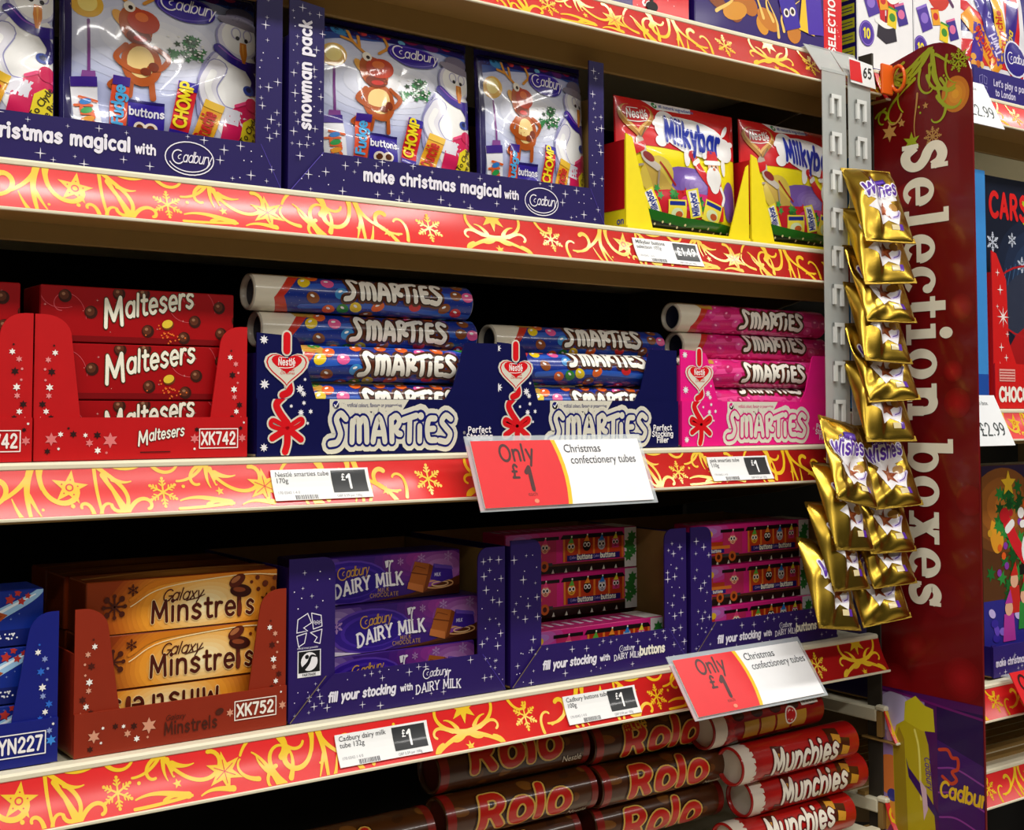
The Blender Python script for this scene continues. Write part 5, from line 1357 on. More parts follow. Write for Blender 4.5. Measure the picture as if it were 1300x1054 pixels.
def munch_back(a, Ln, R):
    h = Ln / 2
    a.rect(-h, -R * 2.6, h, R * 2.6, '8E120E', 0)
    a.part = 'printed_picture'
    a.rect(-h, -R * 2.6, -h + .022, R * 2.6, 'E0D4C4', 1)
    for i in range(10): a.star(-h + .030, -.05 + i * .011, .010, .004, 5, 'B01410', 1.4, i * 30)
    for i in range(9):
        x = -h + .045 + (i % 5) * .034; y = .014 if i < 5 else -.022; a.ell(x, y, .010, .006, '3A140A', 2 + .01 * i)
    for i in range(4): a.rect(-h + .052 + i * .030, -.014, -h + .078 + i * .030, .006, 'B8862A', 3)
    a.ell(.035, .002, .011, .011, 'F0E8DC', 3.5); a.ell(.035, .002, .009, .009, 'C0201A', 3.8)
    with a.on('barcode'):
        a.rect(h - .044, .010, h - .012, .030, 'ECE8E0', 4)
        for i in range(14): a.rect(h - .042 + i * .0021, .012, h - .042 + i * .0021 + (.0012 if i % 3 else .0007), .029, '202020', 5)
RR = .0225
r0 = tube('sweet_tube', 'brown tube with fat red lettering right below the buttons price label', .200, RR, '4A2408', rolo_art('Rolo'), (.8100, .0680, ZD + .1605), 'brown and red tubes on the low shelf', roll=-.50, cap='5A1A12')
tube('sweet_tube', 'brown tube with a small gold word above fat red lettering', .205, RR, '4A2408', rolo_art('Rolo', 'little'), (1.0150, .0620, ZD + .1590), 'brown and red tubes on the low shelf', roll=.12, cap='5A1A12')
mb = tube('sweet_tube', 'dark red tube showing barcode and white end, uppermost of the red pile', .205, RR, '8E120E', munch_back, (1.1680, .0360, ZD + .1585), 'brown and red tubes on the low shelf', roll=.0, rotz=.05, cap='C8C0B0')
mf = tube('sweet_tube', 'red tube with bold white lettering, below the barcode tube', .215, RR, 'B01410', munch_art, (1.2050, .0180, ZD + .1144), 'brown and red tubes on the low shelf', roll=.15, rotz=.02, cap='C8C0B0')
tube_copy(mf, 'red tube with bold white lettering, lowest of the red pile', (1.2350, .0300, ZD + .0690), .05)
tube_copy(mf, 'red tube with bold white lettering on the low shelf board', (1.2050, .0260, ZD + .0236), -.2)
for lab, loc, ro in (('brown tube with fat red lettering in the second layer of the low pile', (.8100, .0540, ZD + .1150), .0), ('brown tube with fat red lettering in the third layer of the low pile', (.7950, .0640, ZD + .0693), .3), ('brown tube with fat red lettering on the low shelf board', (.8050, .0500, ZD + .0236), -.1),
                     ('brown tube with fat red lettering, second layer beside the white tube ends', (1.0150, .0520, ZD + .1130), .0), ('brown tube with fat red lettering, third layer beside the white tube ends', (1.0150, .0640, ZD + .0680), .3),
                     ('brown tube with fat red lettering, top of the pile under the milk chocolate label', (.5880, .0380, ZD + .1150), .1), ('brown tube with fat red lettering, under the milk chocolate label, second layer', (.5800, .0520, ZD + .0693), .2), ('brown tube with fat red lettering, lying on the board under the milk chocolate label', (.5860, .0400, ZD + .0236), .0)):
    tube_copy(r0, lab, loc, ro)

# ------------------------------------------------------------------ clear hanging strips with gold bags
def clip_strip(label, x0, x1, ztop, zbot, y=-.0262):
    t = thing('hanging_strip', label, 'hanging strip', (0, 0, 0))
    pm = mat('C9CDCA', .35, grain=.03, alpha=.62, coat=.3)
    fm = lambda u, v, h: (u, y - h, v)
    prism('strip_band', [(x0, zbot), (x1, zbot), (x1, ztop - .03), (x0, ztop - .03)], .0010, fm, pm, t)
    prism('hanger_flap', [(x0 - .004, ztop - .034), (x1 - .002, ztop - .034), (x1 - .006, ztop + .001), (x0 - .010, ztop + .003)], .0010, lambda u, v, h: (u, y + .020 * max(0, (v - ztop + .034) / .035) - .0004 - h, v), pm, t)
    box('hanger_hook', x0, x1 - .006, y + .0195, .010, ztop + .0015, ztop + .0030, pm, t)
    hm = mat('EDEFEC', .25, grain=.02, alpha=.85)
    z = ztop - .075; xc = (x0 + x1) / 2
    while z > zbot + .02:
        a = Art(rough=.25)
        V = []; 
        link_mesh('hook_tab', *_tab(xc, y - .0012, z), hm, t)
        z -= .048
    return t
def _tab(xc, y, z):
    V = []; F = []
    for (x0, x1, z0, z1, d) in ((-.010, -.005, -.013, .012, .0), (.004, .009, -.015, .010, .0), (-.010, .009, .007, .012, .0)):
        v, f = box_vf(xc + x0, xc + x1, y - .0030, y, z + z0, z + z1)
        if x1 - x0 > .015: v, f = box_vf(xc + x0, xc + x1, y - .0031, y, z + z0, z + z1)
        k = len(V); V += v; F += [tuple(i + k for i in q) for q in f]
    return V, F
clip_strip('frosted clear hanging strip nearer the yellow bags', 1.2290, 1.2740, Z0 + .002, 1.195)
clip_strip('frosted clear hanging strip nearer the red fin sign', 1.2790, 1.3230, Z0 + .002, 1.215)

def wish_art(a, W, H):
    a.part = 'printed_picture'
    with a.at(0, H * .42, W * .95):
        wh = 'F2EEF0'
        a.poly([(-.34, .42), (-.10, .50), (.10, .46), (.30, .30), (.36, .18), (.20, .14), (.34, -.12), (.22, -.34), (.02, -.26), (-.14, -.36), (-.20, -.16), (-.36, -.02), (-.22, .08), (-.40, .20)], wh, 1)
        a.star(.0, -.06, .245, .115, 5, wh, 1.5, 80); a.star(.0, -.06, .195, .085, 5, '8A3A16', 2.5, 80); a.star(-.01, -.05, .13, .055, 5, 'B0582A', 3, 80)
        a.stroke([(.12, -.20), (.26, -.16), (.34, -.05)], .07, 'D8CCE8', 2.2); a.stroke([(.14, -.20), (.26, -.155), (.33, -.06)], .018, '5A3AA0', 3)
        a.ell(.22, .02, .09, .08, 'B8863A', 2.2); a.rect(.06, -.44, .30, -.34, 'E0D0A0', 2); a.rect(.22, -.45, .30, -.33, '5A2AA0', 2.5)
        a.rect(-.12, .50, .20, .62, '3A1A8A', 2); a.rect(-.10, .53, .18, .58, '6A4AB8', 2.5)
    W_ = lambda p: (p[0], p[1] + .12 * p[0])
    for w_, c, l in ((.60, 'F4F0F6', 4), (.30, '5A2CA0', 5)): a.letters('Wishes', .0, H * .42 + W * .22, W * .165, w_, c, l, align='c', sx=.70, track=.22, warp=W_)
    a.letters('Cadbury', -W * .22, H * .42 + W * .45, W * .05, .3, '5A2CA0', 5, sx=.8, slant=.2)
GOLDM = None
def wish_bag(label, xc, ytop, ztop, tilt, rz=0.0, roll=0.0, seed=1, proto=None, w=.074, h=.110):
    """bag hung by its top edge; tilt swings the foot towards the aisle"""
    if proto is not None:
        c = copy_tree(proto); c['label'] = label
    else:
        c = thing('gold_bag', label, 'sweet bag', group='gold star chocolate bags on the hanging strips')
        f0 = pillow(w, h, .0108, seed, .0021)
        f = lambda u, v, hh=0.0: (lambda p: (p[0], p[1], p[2] - h))(f0(u, v, hh))
        gm = mat('C2A03C', .27, metal=1.0, grain=.08, scale=90)
        b = pouch(c, w, h, .0108, f0, gm, back=.25, n=28)
        for v in b.data.vertices: v.co.z -= h
        a = Art(clip=(-w / 2 + .004, .012, w / 2 - .004, h - .010), rough=.3, coat=.6)
        wish_art(a, w, h); a.build(b, f, maxlen=.005, curved=True, lh=.00022)
        for z0 in (-.007, -h):
            v, fc = box_vf(-w / 2 - .0005, w / 2 + .0005, -.0009, .0009, z0, z0 + .007)
            link_mesh('crimped_seal', v, fc, mat('A88A34', .38, metal=1.0, grain=.15, scale=300, bump=.5), c)
    c.location = (xc, ytop, ztop); c.rotation_euler = (-tilt, roll, rz)
    return c
g1 = wish_bag('gold star bag topmost on the strip beside the red fin sign', 1.2960, -.0370, 1.7560, .46, -.25, .0, 1)
g2 = wish_bag('gold star bag topmost of the lower double cluster', 1.2340, -.0400, 1.4380, .42, .0, .20, 5)
ORD = ['second', 'third', 'fourth', 'fifth', 'sixth']
for i in range(5):
    wish_bag('gold star bag %s from the top of the strip beside the red fin sign' % ORD[i], 1.2960 + .002 * (i % 2), -.0365, 1.7070 - .0485 * i, .42 + .02 * (i % 2), -.30 + .06 * (i % 3), .05 * ((i % 3) - 1), proto=(g1, g2)[i % 2])
LOWB = [(1.3020, -.0370, 1.4330, .40, -.2, -.05, 'beside the topmost one of the lower double cluster'),
        (1.2180, -.0390, 1.3860, .40, .05, .08, 'second row of the lower cluster, on the train box side'), (1.2960, -.0365, 1.3790, .38, -.15, .0, 'second row of the lower cluster, on the sign side'),
        (1.2060, -.0385, 1.3400, .40, .10, .05, 'third row of the lower cluster, on the train box side'), (1.2900, -.0365, 1.3380, .40, -.1, -.03, 'third row of the lower cluster, on the sign side'),
        (1.1950, -.0380, 1.2950, .42, .0, .14, 'foot of the lower cluster, on the train box side'), (1.2760, -.0365, 1.2960, .34, -.2, -.10, 'foot of the lower cluster, on the sign side')]
for i, (x, y, z, ti, rz, ro, nm) in enumerate(LOWB):
    wish_bag('gold star bag ' + nm, x, y, z, ti, rz, ro, proto=(g1, g2)[(i + 1) % 2])

# ------------------------------------------------------------------ red fin sign
SX, SW, ST, SB = 1.3700, .149, 1.9200, .84
t = thing('fin_sign', 'tall dark red fin sign reading Selection boxes', 'sign', (0, 0, 0))
sfm = lambda u, v, h: (SX - h, .006 - u, v)
def _sign_outline():
    p = [(0, SB), (SW, SB), (SW, ST - .055)]
    for i in range(1, 9):
        an = math.radians(90 * i / 8); p.append((SW - .055 + .055 * math.cos(an), ST - .055 + .055 * math.sin(an)))
    return p + [(SW - .075, ST - .001), (.03, ST - .012), (0, ST - .020)]
sb = prism('sign_board', _sign_outline(), .003, sfm, mat('6E0409', .35, coat=.2, grain=.35, scale=9), t)
class SignArt(Art): pass
a = Art(clip=(.0008, SB + .001, SW - .0008, ST - .004), rough=.35, coat=.2)
a.part = 'printed_glow'
rr = random.Random(11)
for x, y, q, c in ((.022, 1.70, .016, 'C03018'), (.050, 1.73, .012, 'A01818'), (.120, 1.46, .014, 'A01414'), (.115, 1.50, .010, 'A81A1A'), (.128, 1.58, .012, '98161A'), (.015, 1.28, .016, 'A01416'), (.045, 1.25, .012, '98121A'), (.020, 1.10, .018, 'A81420'), (.120, 1.12, .020, '9A1018'), (.050, 1.15, .014, '94101A'), (.10, 1.22, .02, '700810'), (.135, 1.34, .014, '7A0A12'), (.010, 1.45, .014, '6A060E'), (.020, 1.58, .012, '6E0810')):
    a.glow(x, y, q * 1.35, q * 1.35, '740509', c, .3, 6)
a.glow(.126, 1.8480, .020, .023, 'B8661A', 'E0A02A', 1, 4)
# lime ornament
gr = '9AA81E'; tn = 'B88A4A'
with a.on('printed_ornament'):
    for (x, y, hd, ln, k0, k1, w0, w1, c) in ((.092, 1.916, 240, .085, -.10, -.75, .0065, .0022, gr), (.090, 1.914, 215, .100, -.05, -.55, .0060, .0020, gr), (.086, 1.912, 205, .095, .10, .70, .0045, .0018, gr), (.094, 1.910, 262, .075, .08, .95, .0060, .0025, gr), (.094, 1.906, 280, .070, -.05, 1.0, .0050, .0026, gr), (.075, 1.890, 250, .050, .15, 1.2, .0040, .0022, gr), (.060, 1.878, 190, .050, -.2, -1.0, .0040, .0018, gr), (.100, 1.850, 300, .045, .10, .9, .0060, .0025, gr), (.112, 1.836, 270, .035, -.2, -.9, .0045, .0018, gr), (.070, 1.860, 265, .060, -.05, .30, .0030, .0010, tn), (.060, 1.880, 120, .03, .2, .8, .003, .002, gr), (.045, 1.838, 250, .03, -.2, -1.0, .003, .002, tn), (.004, 1.840, 60, .030, -.3, -1.2, .003, .0035, gr), (.02, 1.850, 200, .03, .2, 1.0, .003, .002, gr), (.115, 1.900, 250, .045, .15, .5, .004, .001, gr), (.050, 1.905, 200, .045, .2, 1.2, .004, .002, gr), (.068, 1.898, 240, .05, -.2, -1.2, .0045, .002, gr), (.105, 1.872, 310, .04, -.1, -1.1, .0045, .002, gr), (.085, 1.880, 280, .05, .2, 1.3, .0045, .0022, gr), (.040, 1.862, 215, .045, .1, 1.0, .004, .002, gr), (.014, 1.900, 300, .03, .2, .9, .003, .002, gr), (.098, 1.905, 330, .04, -.1, .8, .004, .0018, gr), (.078, 1.905, 225, .035, .0, .05, .006, .0008, gr), (.090, 1.893, 265, .03, .0, .05, .006, .0008, gr), (.066, 1.880, 215, .03, .0, .05, .005, .0008, gr), (.100, 1.862, 285, .028, .0, .05, .005, .0008, gr)):
        a.swirl(x, y, hd, ln, k0, k1, w0, w1, c, 3)
    a.star(.022, 1.8800, .018, .008, 8, gr, 3); a.flake(.132, 1.8900, .014, gr, 3, arms=8); a.star(.026, 1.8170, .013, .006, 6, tn, 3); a.star(.060, 1.7980, .014, .006, 6, gr, 3.2); a.flake(.092, 1.8000, .012, tn, 3, arms=8); a.star(.082, 1.8420, .005, .0022, 5, tn, 3); a.star(.040, 1.8920, .0045, .002, 5, tn, 3); a.star(.045, 1.8260, .006, .003, 5, tn, 3)
    for x, y in ((.050, 1.888), (.055, 1.882), (.072, 1.842), (.074, 1.834), (.11, 1.875)): a.ell(x, y, .0016, .0016, gr, 3, n=8)
n = a._layout('Selection boxes', GB, .10)[1]
a.slab('Selection boxes', .0470, 1.7960, .0445, 'F0EAD4', 4, track=.10, sx=(1.7960 - 1.2010) / (n * .0445), rot=-90)
# product picture at the foot
a.part = 'printed_picture'
a.rect(0, SB, SW, 1.092, '4A1058', 2); a.rect(0, SB, .065, 1.085, '9A80B8', 2.3)
for x, y, q, c in ((.02, 1.06, .028, 'B8B0D8'), (.012, .98, .026, 'D87A3A'), (.05, 1.02, .02, '8A5AA8'), (.01, .93, .022, 'D8983A'), (.03, .90, .026, 'A84A7A'), (.02, 1.03, .014, 'D8A8C8'), (.014, .955, .008, '3A3A8A')): a.ell(x, y, q, q, c, 2.6)
a.rect(.083, SB, SW, 1.082, '220A48', 3); a.poly([(.083, 1.04), (SW, 1.02), (SW, SB), (.083, SB)], '3A0E62', 3.3)
for y in (1.005, .975, .945): a.stroke([(.084, y), (.11, y + .004), (SW, y - .008)], .0022, '8A3A98', 3.6)
a.stroke([(.086, 1.028), (.098, 1.030), (.104, 1.022), (.112, 1.022), (.112, 1.010), (.104, 1.004), (.110, .996), (.102, .990), (.090, .996)], .0042, 'C8401E', 4)
a.letters('Cadbury', .086, .972, .0125, .30, 'E8C020', 4.5, sx=.80, slant=.15, track=.2)
a.poly([(.020, SB), (.016, 1.025), (.022, 1.046), (.040, 1.058), (.062, 1.054), (.070, 1.030), (.086, SB)], 'B8A81A', 4); a.poly([(.034, 1.054), (.036, 1.078), (.052, 1.088), (.066, 1.078), (.078, 1.076), (.080, 1.048), (.060, 1.046)], 'C8BC22', 4.3); a.poly([(.020, SB), (.017, 1.02), (.026, 1.045), (.034, 1.03), (.040, SB)], '96801A', 4.5); a.stroke([(.050, 1.045), (.056, 1.02), (.058, .96)], .003, 'E8E06A', 4.8)
a.poly([(.036, 1.008), (.040, .996), (.062, .975), (.084, .948), (.084, .938), (.060, .962), (.040, .984)], '34125E', 5); a.poly([(.056, .985), (.066, .975), (.068, .950), (.062, .935), (.060, .962)], 'D8B8C8', 5.3)
a.letters('Cadbury', .064, 1.014, .0055, .24, '5A3A86', 5, rot=-84, sx=.9, slant=.2)
with a.on('printed_picture'): a.stroke([(0.0, 1.090), (SW, 1.076)], .003, '6A1468', 3.5, smooth=False)
a.build(sb, sfm, z0=.0003)
box('sign_post', SX + .0002, SX + .004, .008, .030, .80, 1.93, mat('3A342C', .5), t)
hk = thing('orange_clip', 'small orange plastic clip at the top of the red fin sign', 'clip', (0, 0, 0))
a2 = []
link_mesh('clip_plate', *box_vf(1.338, 1.3600, -.034, -.0300, 1.862, 1.902, .001), mat('E8641A', .35), hk)
def _hoop():
    V = []; F = []; n = 20; m = 6
    for i in range(n):
        an = 2 * math.pi * i / n; c, d = math.cos(an), math.sin(an)
        for j in range(m):
            b = 2 * math.pi * j / m; r = 1 + .16 * math.cos(b)
            V.append((1.3600 + .003 * math.sin(b), -.0420 - .0100 * c * r, 1.8830 + .0165 * d * r))
    for i in range(n):
        for j in range(m): F.append((i * m + j, i * m + (j + 1) % m, ((i + 1) % n) * m + (j + 1) % m, ((i + 1) % n) * m + j))
    return V, F
link_mesh('clip_hoop', *_hoop(), mat('E8641A', .3, coat=.3), hk, smooth=True)
t = thing('price_label', 'red and white price label clipped beside the orange clip', 'price label', (0, 0, 0))
lfm = lambda u, v, h: (u, -.0290 - .012 * (Z0 - v) - h, v)
tk = prism('paper_ticket', [(1.281, Z0 - .040), (1.330, Z0 - .042), (1.324, Z0 - .012), (1.277, Z0 - .008)], .0008, lfm, mat('F0F0F0', .4), t)
a = Art(rough=.4); a.part = 'price_panel'; a.poly([(1.2790, Z0 - .037), (1.303, Z0 - .038), (1.299, Z0 - .012), (1.278, Z0 - .011)], 'D81820', 1); a.letters('65', 1.3055, Z0 - .030, .0085, .24, '202022', 2, sx=.9)
a.build(tk, lfm)
# ------------------------------------------------------------------ tall selection boxes on the topmost shelf
def spine_text(a, x, h, txt, col, lay, size=.0085, z0=.012, w=.34):
    a.letters(txt, x, z0, size, w, col, lay, rot=90, sx=.9, track=.34)
def dots(a, x0, x1, h, col, seed, n=60):
    r = random.Random(seed)
    with a.on('printed_stars'):
        for i in range(n): a.ell(r.uniform(x0, x1), r.uniform(.003, h), .0009, .0009, col, 2, n=6)
def gold_heap(a, x0, x1, h, seed):
    r = random.Random(seed)
    a.part = 'printed_picture'
    for i in range(20):
        x, y = r.uniform(x0, x1), r.uniform(.012, h)
        a.ell(x, y, r.uniform(.010, .022), r.uniform(.008, .014), r.choice(('B86A1A', 'D8922A', '8A4410', 'C87A22', 'E8B04A')), 1.5 + i * .06, r.uniform(-60, 60), 16)
    for i in range(7):
        x, y = r.uniform(x0, x1), r.uniform(.01, .06)
        a.stroke([(x, y), (x + r.uniform(-.03, .03), y + .02), (x + r.uniform(-.03, .03), y + .045)], .005, 'F0C86A', 3 + i * .05, w1=.001)
def sel_art(split, txt, seed, xs):
    def f(a, w, h):
        a.rect(-w / 2, 0, w / 2, h, '2C1468', 0)
        a.rect(split, 0, w / 2, h, 'D8161E', 1); dots(a, split + .004, w / 2 - .004, h, 'F4B0B0', seed)
        gold_heap(a, -w / 2 + .01, split - .05, .12, seed)
        a.rect(-w / 2, 0, split, .010, '2C1468', 5)
        # little wrapped bars
        for x, rot, c, e in ((split - .060, 18, '3A22A0', '5A40C0'), (split - .034, -8, 'F0C42A', 'E8A01A'), (split - .016, 6, '4A2AA8', '2A1480')):
            with a.at(x, .030, 1, rot=rot):
                a.rect(-.015, 0, .015, .06, c, 6); a.rect(-.015, .05, .015, .06, e, 6.4)
                if c == '3A22A0':
                    for ex in (-.006, .006): a.ell(ex, .022, .0055, .0058, 'F2E8E0', 6.8); a.ell(ex, .022, .003, .0034, '2A1410', 7.1)
        spine_text(a, xs, h, txt, 'F8F4F0', 3)
    return f
carton('selection_box', 'tall purple and red selection box at the end away from the fin sign', 'selection box', .46, .30, .06, (.8150, .0200, Z0 + .0005), '2C1468', sel_art(.140, 'SELECTION BOX', 2, .168), group='tall boxes on the topmost shelf')
carton('selection_box', 'tall purple selection box with gold figures and red spine', 'selection box', .270, .30, .06, (1.1900, .0200, Z0 + .0005), '2C1468', sel_art(.098, 'SELECTION BOX', 5, .120), group='tall boxes on the topmost shelf')
t = thing('black_tag', 'small black hanging tag on the red part of the tall box', 'tag', (0, 0, 0))
prism('tag_strap', [(.982, Z0 + .012), (.986, Z0 + .012), (.986, Z0 + .10), (.982, Z0 + .10)], .001, front(.0180), mat('141214', .4), t)
prism('tag_disc', [(.984 + .009 * math.cos(i * math.pi / 8), Z0 + .0135 + .006 * math.sin(i * math.pi / 8)) for i in range(16)], .0014, front(.0178), mat('141214', .4), t)

def treat_pack(a, x, y, s, rot, col, tcol, lay):
    with a.at(x, y, s, rot=rot):
        a.rect(-.5, -.7, .5, .7, col, lay); a.rect(-.5, .55, .5, .7, tcol, lay + .3); a.ell(0, 0, .34, .3, tcol, lay + .4)
def white_art(santa_on):
    def f(a, w, h):
        a.rect(-w / 2, 0, w / 2, h, 'ECEAEC', 0)
        a.part = 'printed_picture'
        if santa_on:
            a.poly([(-.024, .10), (-.040, .17), (.0, .21), (.040, .17), (.026, .10)], 'C8161E', 1); a.ell(0, .165, .034, .030, 'F4F2F0', 2); a.ell(0, .150, .024, .030, 'D8201E', 2.5)
            for i in range(4): a.stroke([(-.016, .142 + i * .008), (0, .136 + i * .008), (.016, .142 + i * .008)], .0014, '8A0E10', 3)
            a.stroke([(-.03, .125), (-.012, .118), (.0, .122), (.014, .117), (.030, .124)], .012, 'F4F2EA', 3.2); a.poly([(-.016, .112), (-.002, .118), (-.001, .075), (-.012, .085)], 'C8161E', 2.8); a.poly([(.016, .112), (.002, .118), (.001, .075), (.012, .085)], 'C8161E', 2.8)
            a.poly([(-.016, .082), (0, .092), (.02, .080), (.024, .060), (.0, .052), (-.02, .060)], '2A2230', 2.6); a.stroke([(-.02, .083), (0, .078), (.02, .083)], .008, 'F2F0EC', 3)
        else:
            a.ell(0, .165, .034, .040, 'D8501E', 1); a.ell(.002, .150, .028, .028, 'C8301E', 1.5); a.ell(-.008, .162, .012, .012, 'F08A4A', 2); a.stroke([(.02, .15), (.036, .135)], .006, '5A2A5A', 2)
        treat_pack(a, -.032, .105, .026, 24, '4A2C98', '8A6AC8', 4); treat_pack(a, .014, .092, .020, -8, 'E8C81E', '3A8A2A', 4.2); treat_pack(a, .034, .100, .022, 20, '3A2488', 'D86A9A', 4.4); treat_pack(a, -.006, .112, .018, 12, 'E8A01E', 'C8201E', 4.6)
        a.ell(-.042, .060, .016, .018, '4A2C98', 5); a.ring(-.042, .060, .014, .016, .0014, '8A6AC8', 5.4); a.letters('10', -.042, .054, .0085, .36, 'F0DC2A', 6, align='c', sx=.9)
        a.rect(-w / 2, 0, w / 2, .014, '3A2080', 3)
    return f
def info_side(a, d, h):
    a.rect(0, 0, d, h, '1C1250', 0)
    for y0, y1 in ((.012, .040), (.046, .060), (.066, .080), (.086, .100), (.106, .122), (.128, .175)):
        a.rect(d * .12, y0, d * .92, y1, 'B4B01E', 1)
        y = y0 + .004
        while y < y1 - .003: a.rect(d * .18, y, d * .86, y + .0012, '2A2456', 2); y += .0044
    a.rect(0, .18, d, h, 'D8D8DC', 1)
carton('selection_box', 'white selection box with a red suited figure and a purple 10 badge', 'selection box', .122, .30, .05, (1.4300, .0300, 1.9055), 'ECEAEC', white_art(True), side=info_side, group='tall boxes on the topmost shelf')
carton('selection_box', 'white selection box with an orange red ball figure', 'selection box', .112, .30, .05, (1.5490, .0300, 1.9055), 'ECEAEC', white_art(False), side=info_side, group='tall boxes on the topmost shelf')

# ------------------------------------------------------------------ the next bay
def flag_art(a, W, H):
    a.part = 'printed_picture'
    a.rect(-W / 2, 0, W / 2, H, '24207A', 0)
    cx, cy = .03, H * .38
    for dx, dy in ((.2, .12), (-.2, .12), (.2, -.12), (-.2, -.12)): a.stroke([(cx, cy), (cx + dx, cy + dy)], .040, 'E4E2E8', 1, smooth=False, caps=False); a.stroke([(cx, cy), (cx + dx, cy + dy)], .018, 'D0202A', 2, smooth=False, caps=False)
    a.stroke([(cx - .3, cy), (cx + .3, cy)], .060, 'E4E2E8', 3, smooth=False, caps=False); a.stroke([(cx, cy - .3), (cx, cy + .3)], .060, 'E4E2E8', 3, smooth=False, caps=False); a.stroke([(cx - .3, cy), (cx + .3, cy)], .036, 'D0202A', 4, smooth=False, caps=False); a.stroke([(cx, cy - .3), (cx, cy + .3)], .036, 'D0202A', 4, smooth=False, caps=False)
    for x, y, r_, c, tc, tx in ((-.050, .095, 40, 'E8981E', 'C8201E', 'Crunchie'), (-.030, .115, 25, '4A3A98', 'D8D0F0', 'Twirl'), (-.004, .125, 8, 'E8B41E', 'C8201E', 'Crunchie'), (.022, .12, -12, '3A2488', 'E8C83A', 'Wispa'), (-.070, .065, -10, '4A2C98', 'E8A03A', '')):
        with a.at(x, y, 1, rot=r_): a.rect(-.014, -.05, .014, .06, c, 5); a.letters(tx, .006, -.035, .010, .34, tc, 6, rot=90, sx=.8)
    for i in range(7): a.ell(-.078 + (i % 3) * .010, .052 + (i // 3) * .010, .006, .005, ('E8A03A', 'C8601E', 'F0C86A')[i % 3], 7)
    a.ell(cx - .002, cy + .004, .032, .030, 'E8E4F0', 7); a.ell(cx - .002, cy + .004, .029, .027, '2A1A86', 7.4); script_logo(a, cx + .004, cy - .002, .0095, 'F4F0FA', 8)
t = thing('flag_bag', 'chocolate pack printed with a union flag, past the fin sign', 'sweet bag', (1.7320, .0540, 1.9090), rot=(-.05, 0, 0))
f = pillow(.22, .21, .016, 31, .0009)
b = pouch(t, .22, .21, .016, f, mat('24207A', .25, coat=.8, grain=.04), n=26)
a = Art(clip=(-.108, .002, .108, .208), rough=.3, coat=.8); flag_art(a, .22, .21); a.build(b, f, maxlen=.009, curved=True, lh=.00024)
def flag_front(a, w, fh):
    a.letters("Let's play a part", -w / 2 + .048, .0250, .0062, .30, 'C8C2E0', 1, sx=.85); a.letters('to London', -w / 2 + .052, .0105, .0062, .30, 'C8C2E0', 1, sx=.85)
    with a.on('printed_logo'):
        for p in ([(.012, .034), (.020, .037), (.019, .024), (.013, .022)], [(.023, .036), (.031, .034), (.030, .024), (.024, .025)], [(.013, .019), (.020, .020), (.018, .010)], [(.023, .021), (.031, .020), (.028, .009)]): a.stroke([(-w / 2 + x, y) for x, y in p + [p[0]]], .0009, '8A82C0', 1, smooth=False)
tray('display_tray', 'purple tray under the union flag pack', 1.6080, 1.8500, .0120, 1.9050, .16, .046, [(0, 0), (.010, 0), (.010, .05), (0, .05)], [(0, 0), (-.010, 0), (-.010, .05), (0, .05)], .046, '281A70', flag_front)

def cars_art(a, w, h):
    a.rect(-w / 2, 0, w / 2, h, '141A2C', 0)
    a.part = 'printed_picture'
    a.glow(.02, .20, .11, .09, '141A2C', '2E4468', .3, 5)
    a.letters('CARS', -w / 2 + .012, .285, .0235, .36, 'D81E1E', 3, sx=.80, track=.34); a.letters('2', -w / 2 + .100, .282, .026, .40, 'A8B820', 3)
    for x, y, q in ((-.095, .245, .014), (-.045, .252, .010), (-.02, .215, .012), (.03, .24, .012), (.07, .21, .014)):
        with a.on('printed_flake'): a.flake(x, y, q, 'C8D0E0', 2)
    for i in range(8): a.stroke([(-.10 + i * .012, .15 + i * .006), (-.085 + i * .012, .20 + i * .004)], .0016, '3A5A80', 1.6)
    # plain stand-in for the picture: soft red and steel shapes
    a.ell(.02, .150, .095, .060, '2E3448', 2); a.ell(.04, .075, .100, .055, 'A81418', 2.4); a.ring(.0, .16, .10, .055, .003, 'B01820', 2.8)
carton('selection_box', 'navy selection box reading CARS in red, in a red starry tray', 'selection box', .225, .345, .06, (1.7680, .0300, 1.4560), '141A2C', cars_art)
def cars_front(a, w, fh):
    a.letters('CHOCOLATE', -w / 2 + .010, .012, .0125, .44, 'F4EEE4', 2, sx=.85, track=.28); a.rect(-w / 2 + .010, .040, -w / 2 + .050, .058, 'E8A8A0', 2)
    for i in range(4): a.rect(-w / 2 + .011, .042 + i * .004, -w / 2 + .049, .0435 + i * .004, 'B81818', 3)
def cars_wing(a, x0, x1, hh):
    with a.on('printed_stars'):
        for x, y, q in ((.014, .20, .006), (.020, .175, .008), (.012, .15, .004), (.026, .135, .016), (.036, .11, .005), (.020, .09, .007), (.032, .075, .006), (.016, .065, .004)): a.star(x0 + x, y, q, q * .2, 8 if q > .01 else 4, 'F4E4E0', 1)
tray('display_tray', 'bright red starry tray reading CHOCO around the navy CARS box', 1.6480, 1.8890, .0140, 1.4530, .10, .066, [(0, 0), (.060, 0), (.058, .066), (.040, .10), (.036, .19), (.012, .228), (0, .232)], [(0, 0), (-.06, 0), (-.058, .066), (-.036, .19), (0, .232)], .20, 'D01414', cars_front, cars_wing, cars_wing)
def pale_art(a, w, h):
    a.rect(-w / 2, 0, w / 2, h, '3E8ED8', 0); a.part = 'printed_picture'; a.rect(-w / 2, 0, w / 2, .05, '1E50A8', 1); 
    with a.on('printed_disc'): a.ell(0, .2, .06, .06, '8AC4F0', 1)
    sparkles(a, -w / 2 + .01, .06, w / 2 - .01, h - .01, 20, 3, 'F0F6FC', .008, 2)
carton('selection_box', 'light blue box mostly hidden behind the red fin sign', 'selection box', .238, .350, .06, (1.5230, .0200, 1.4535), '4A9AE4', pale_art)

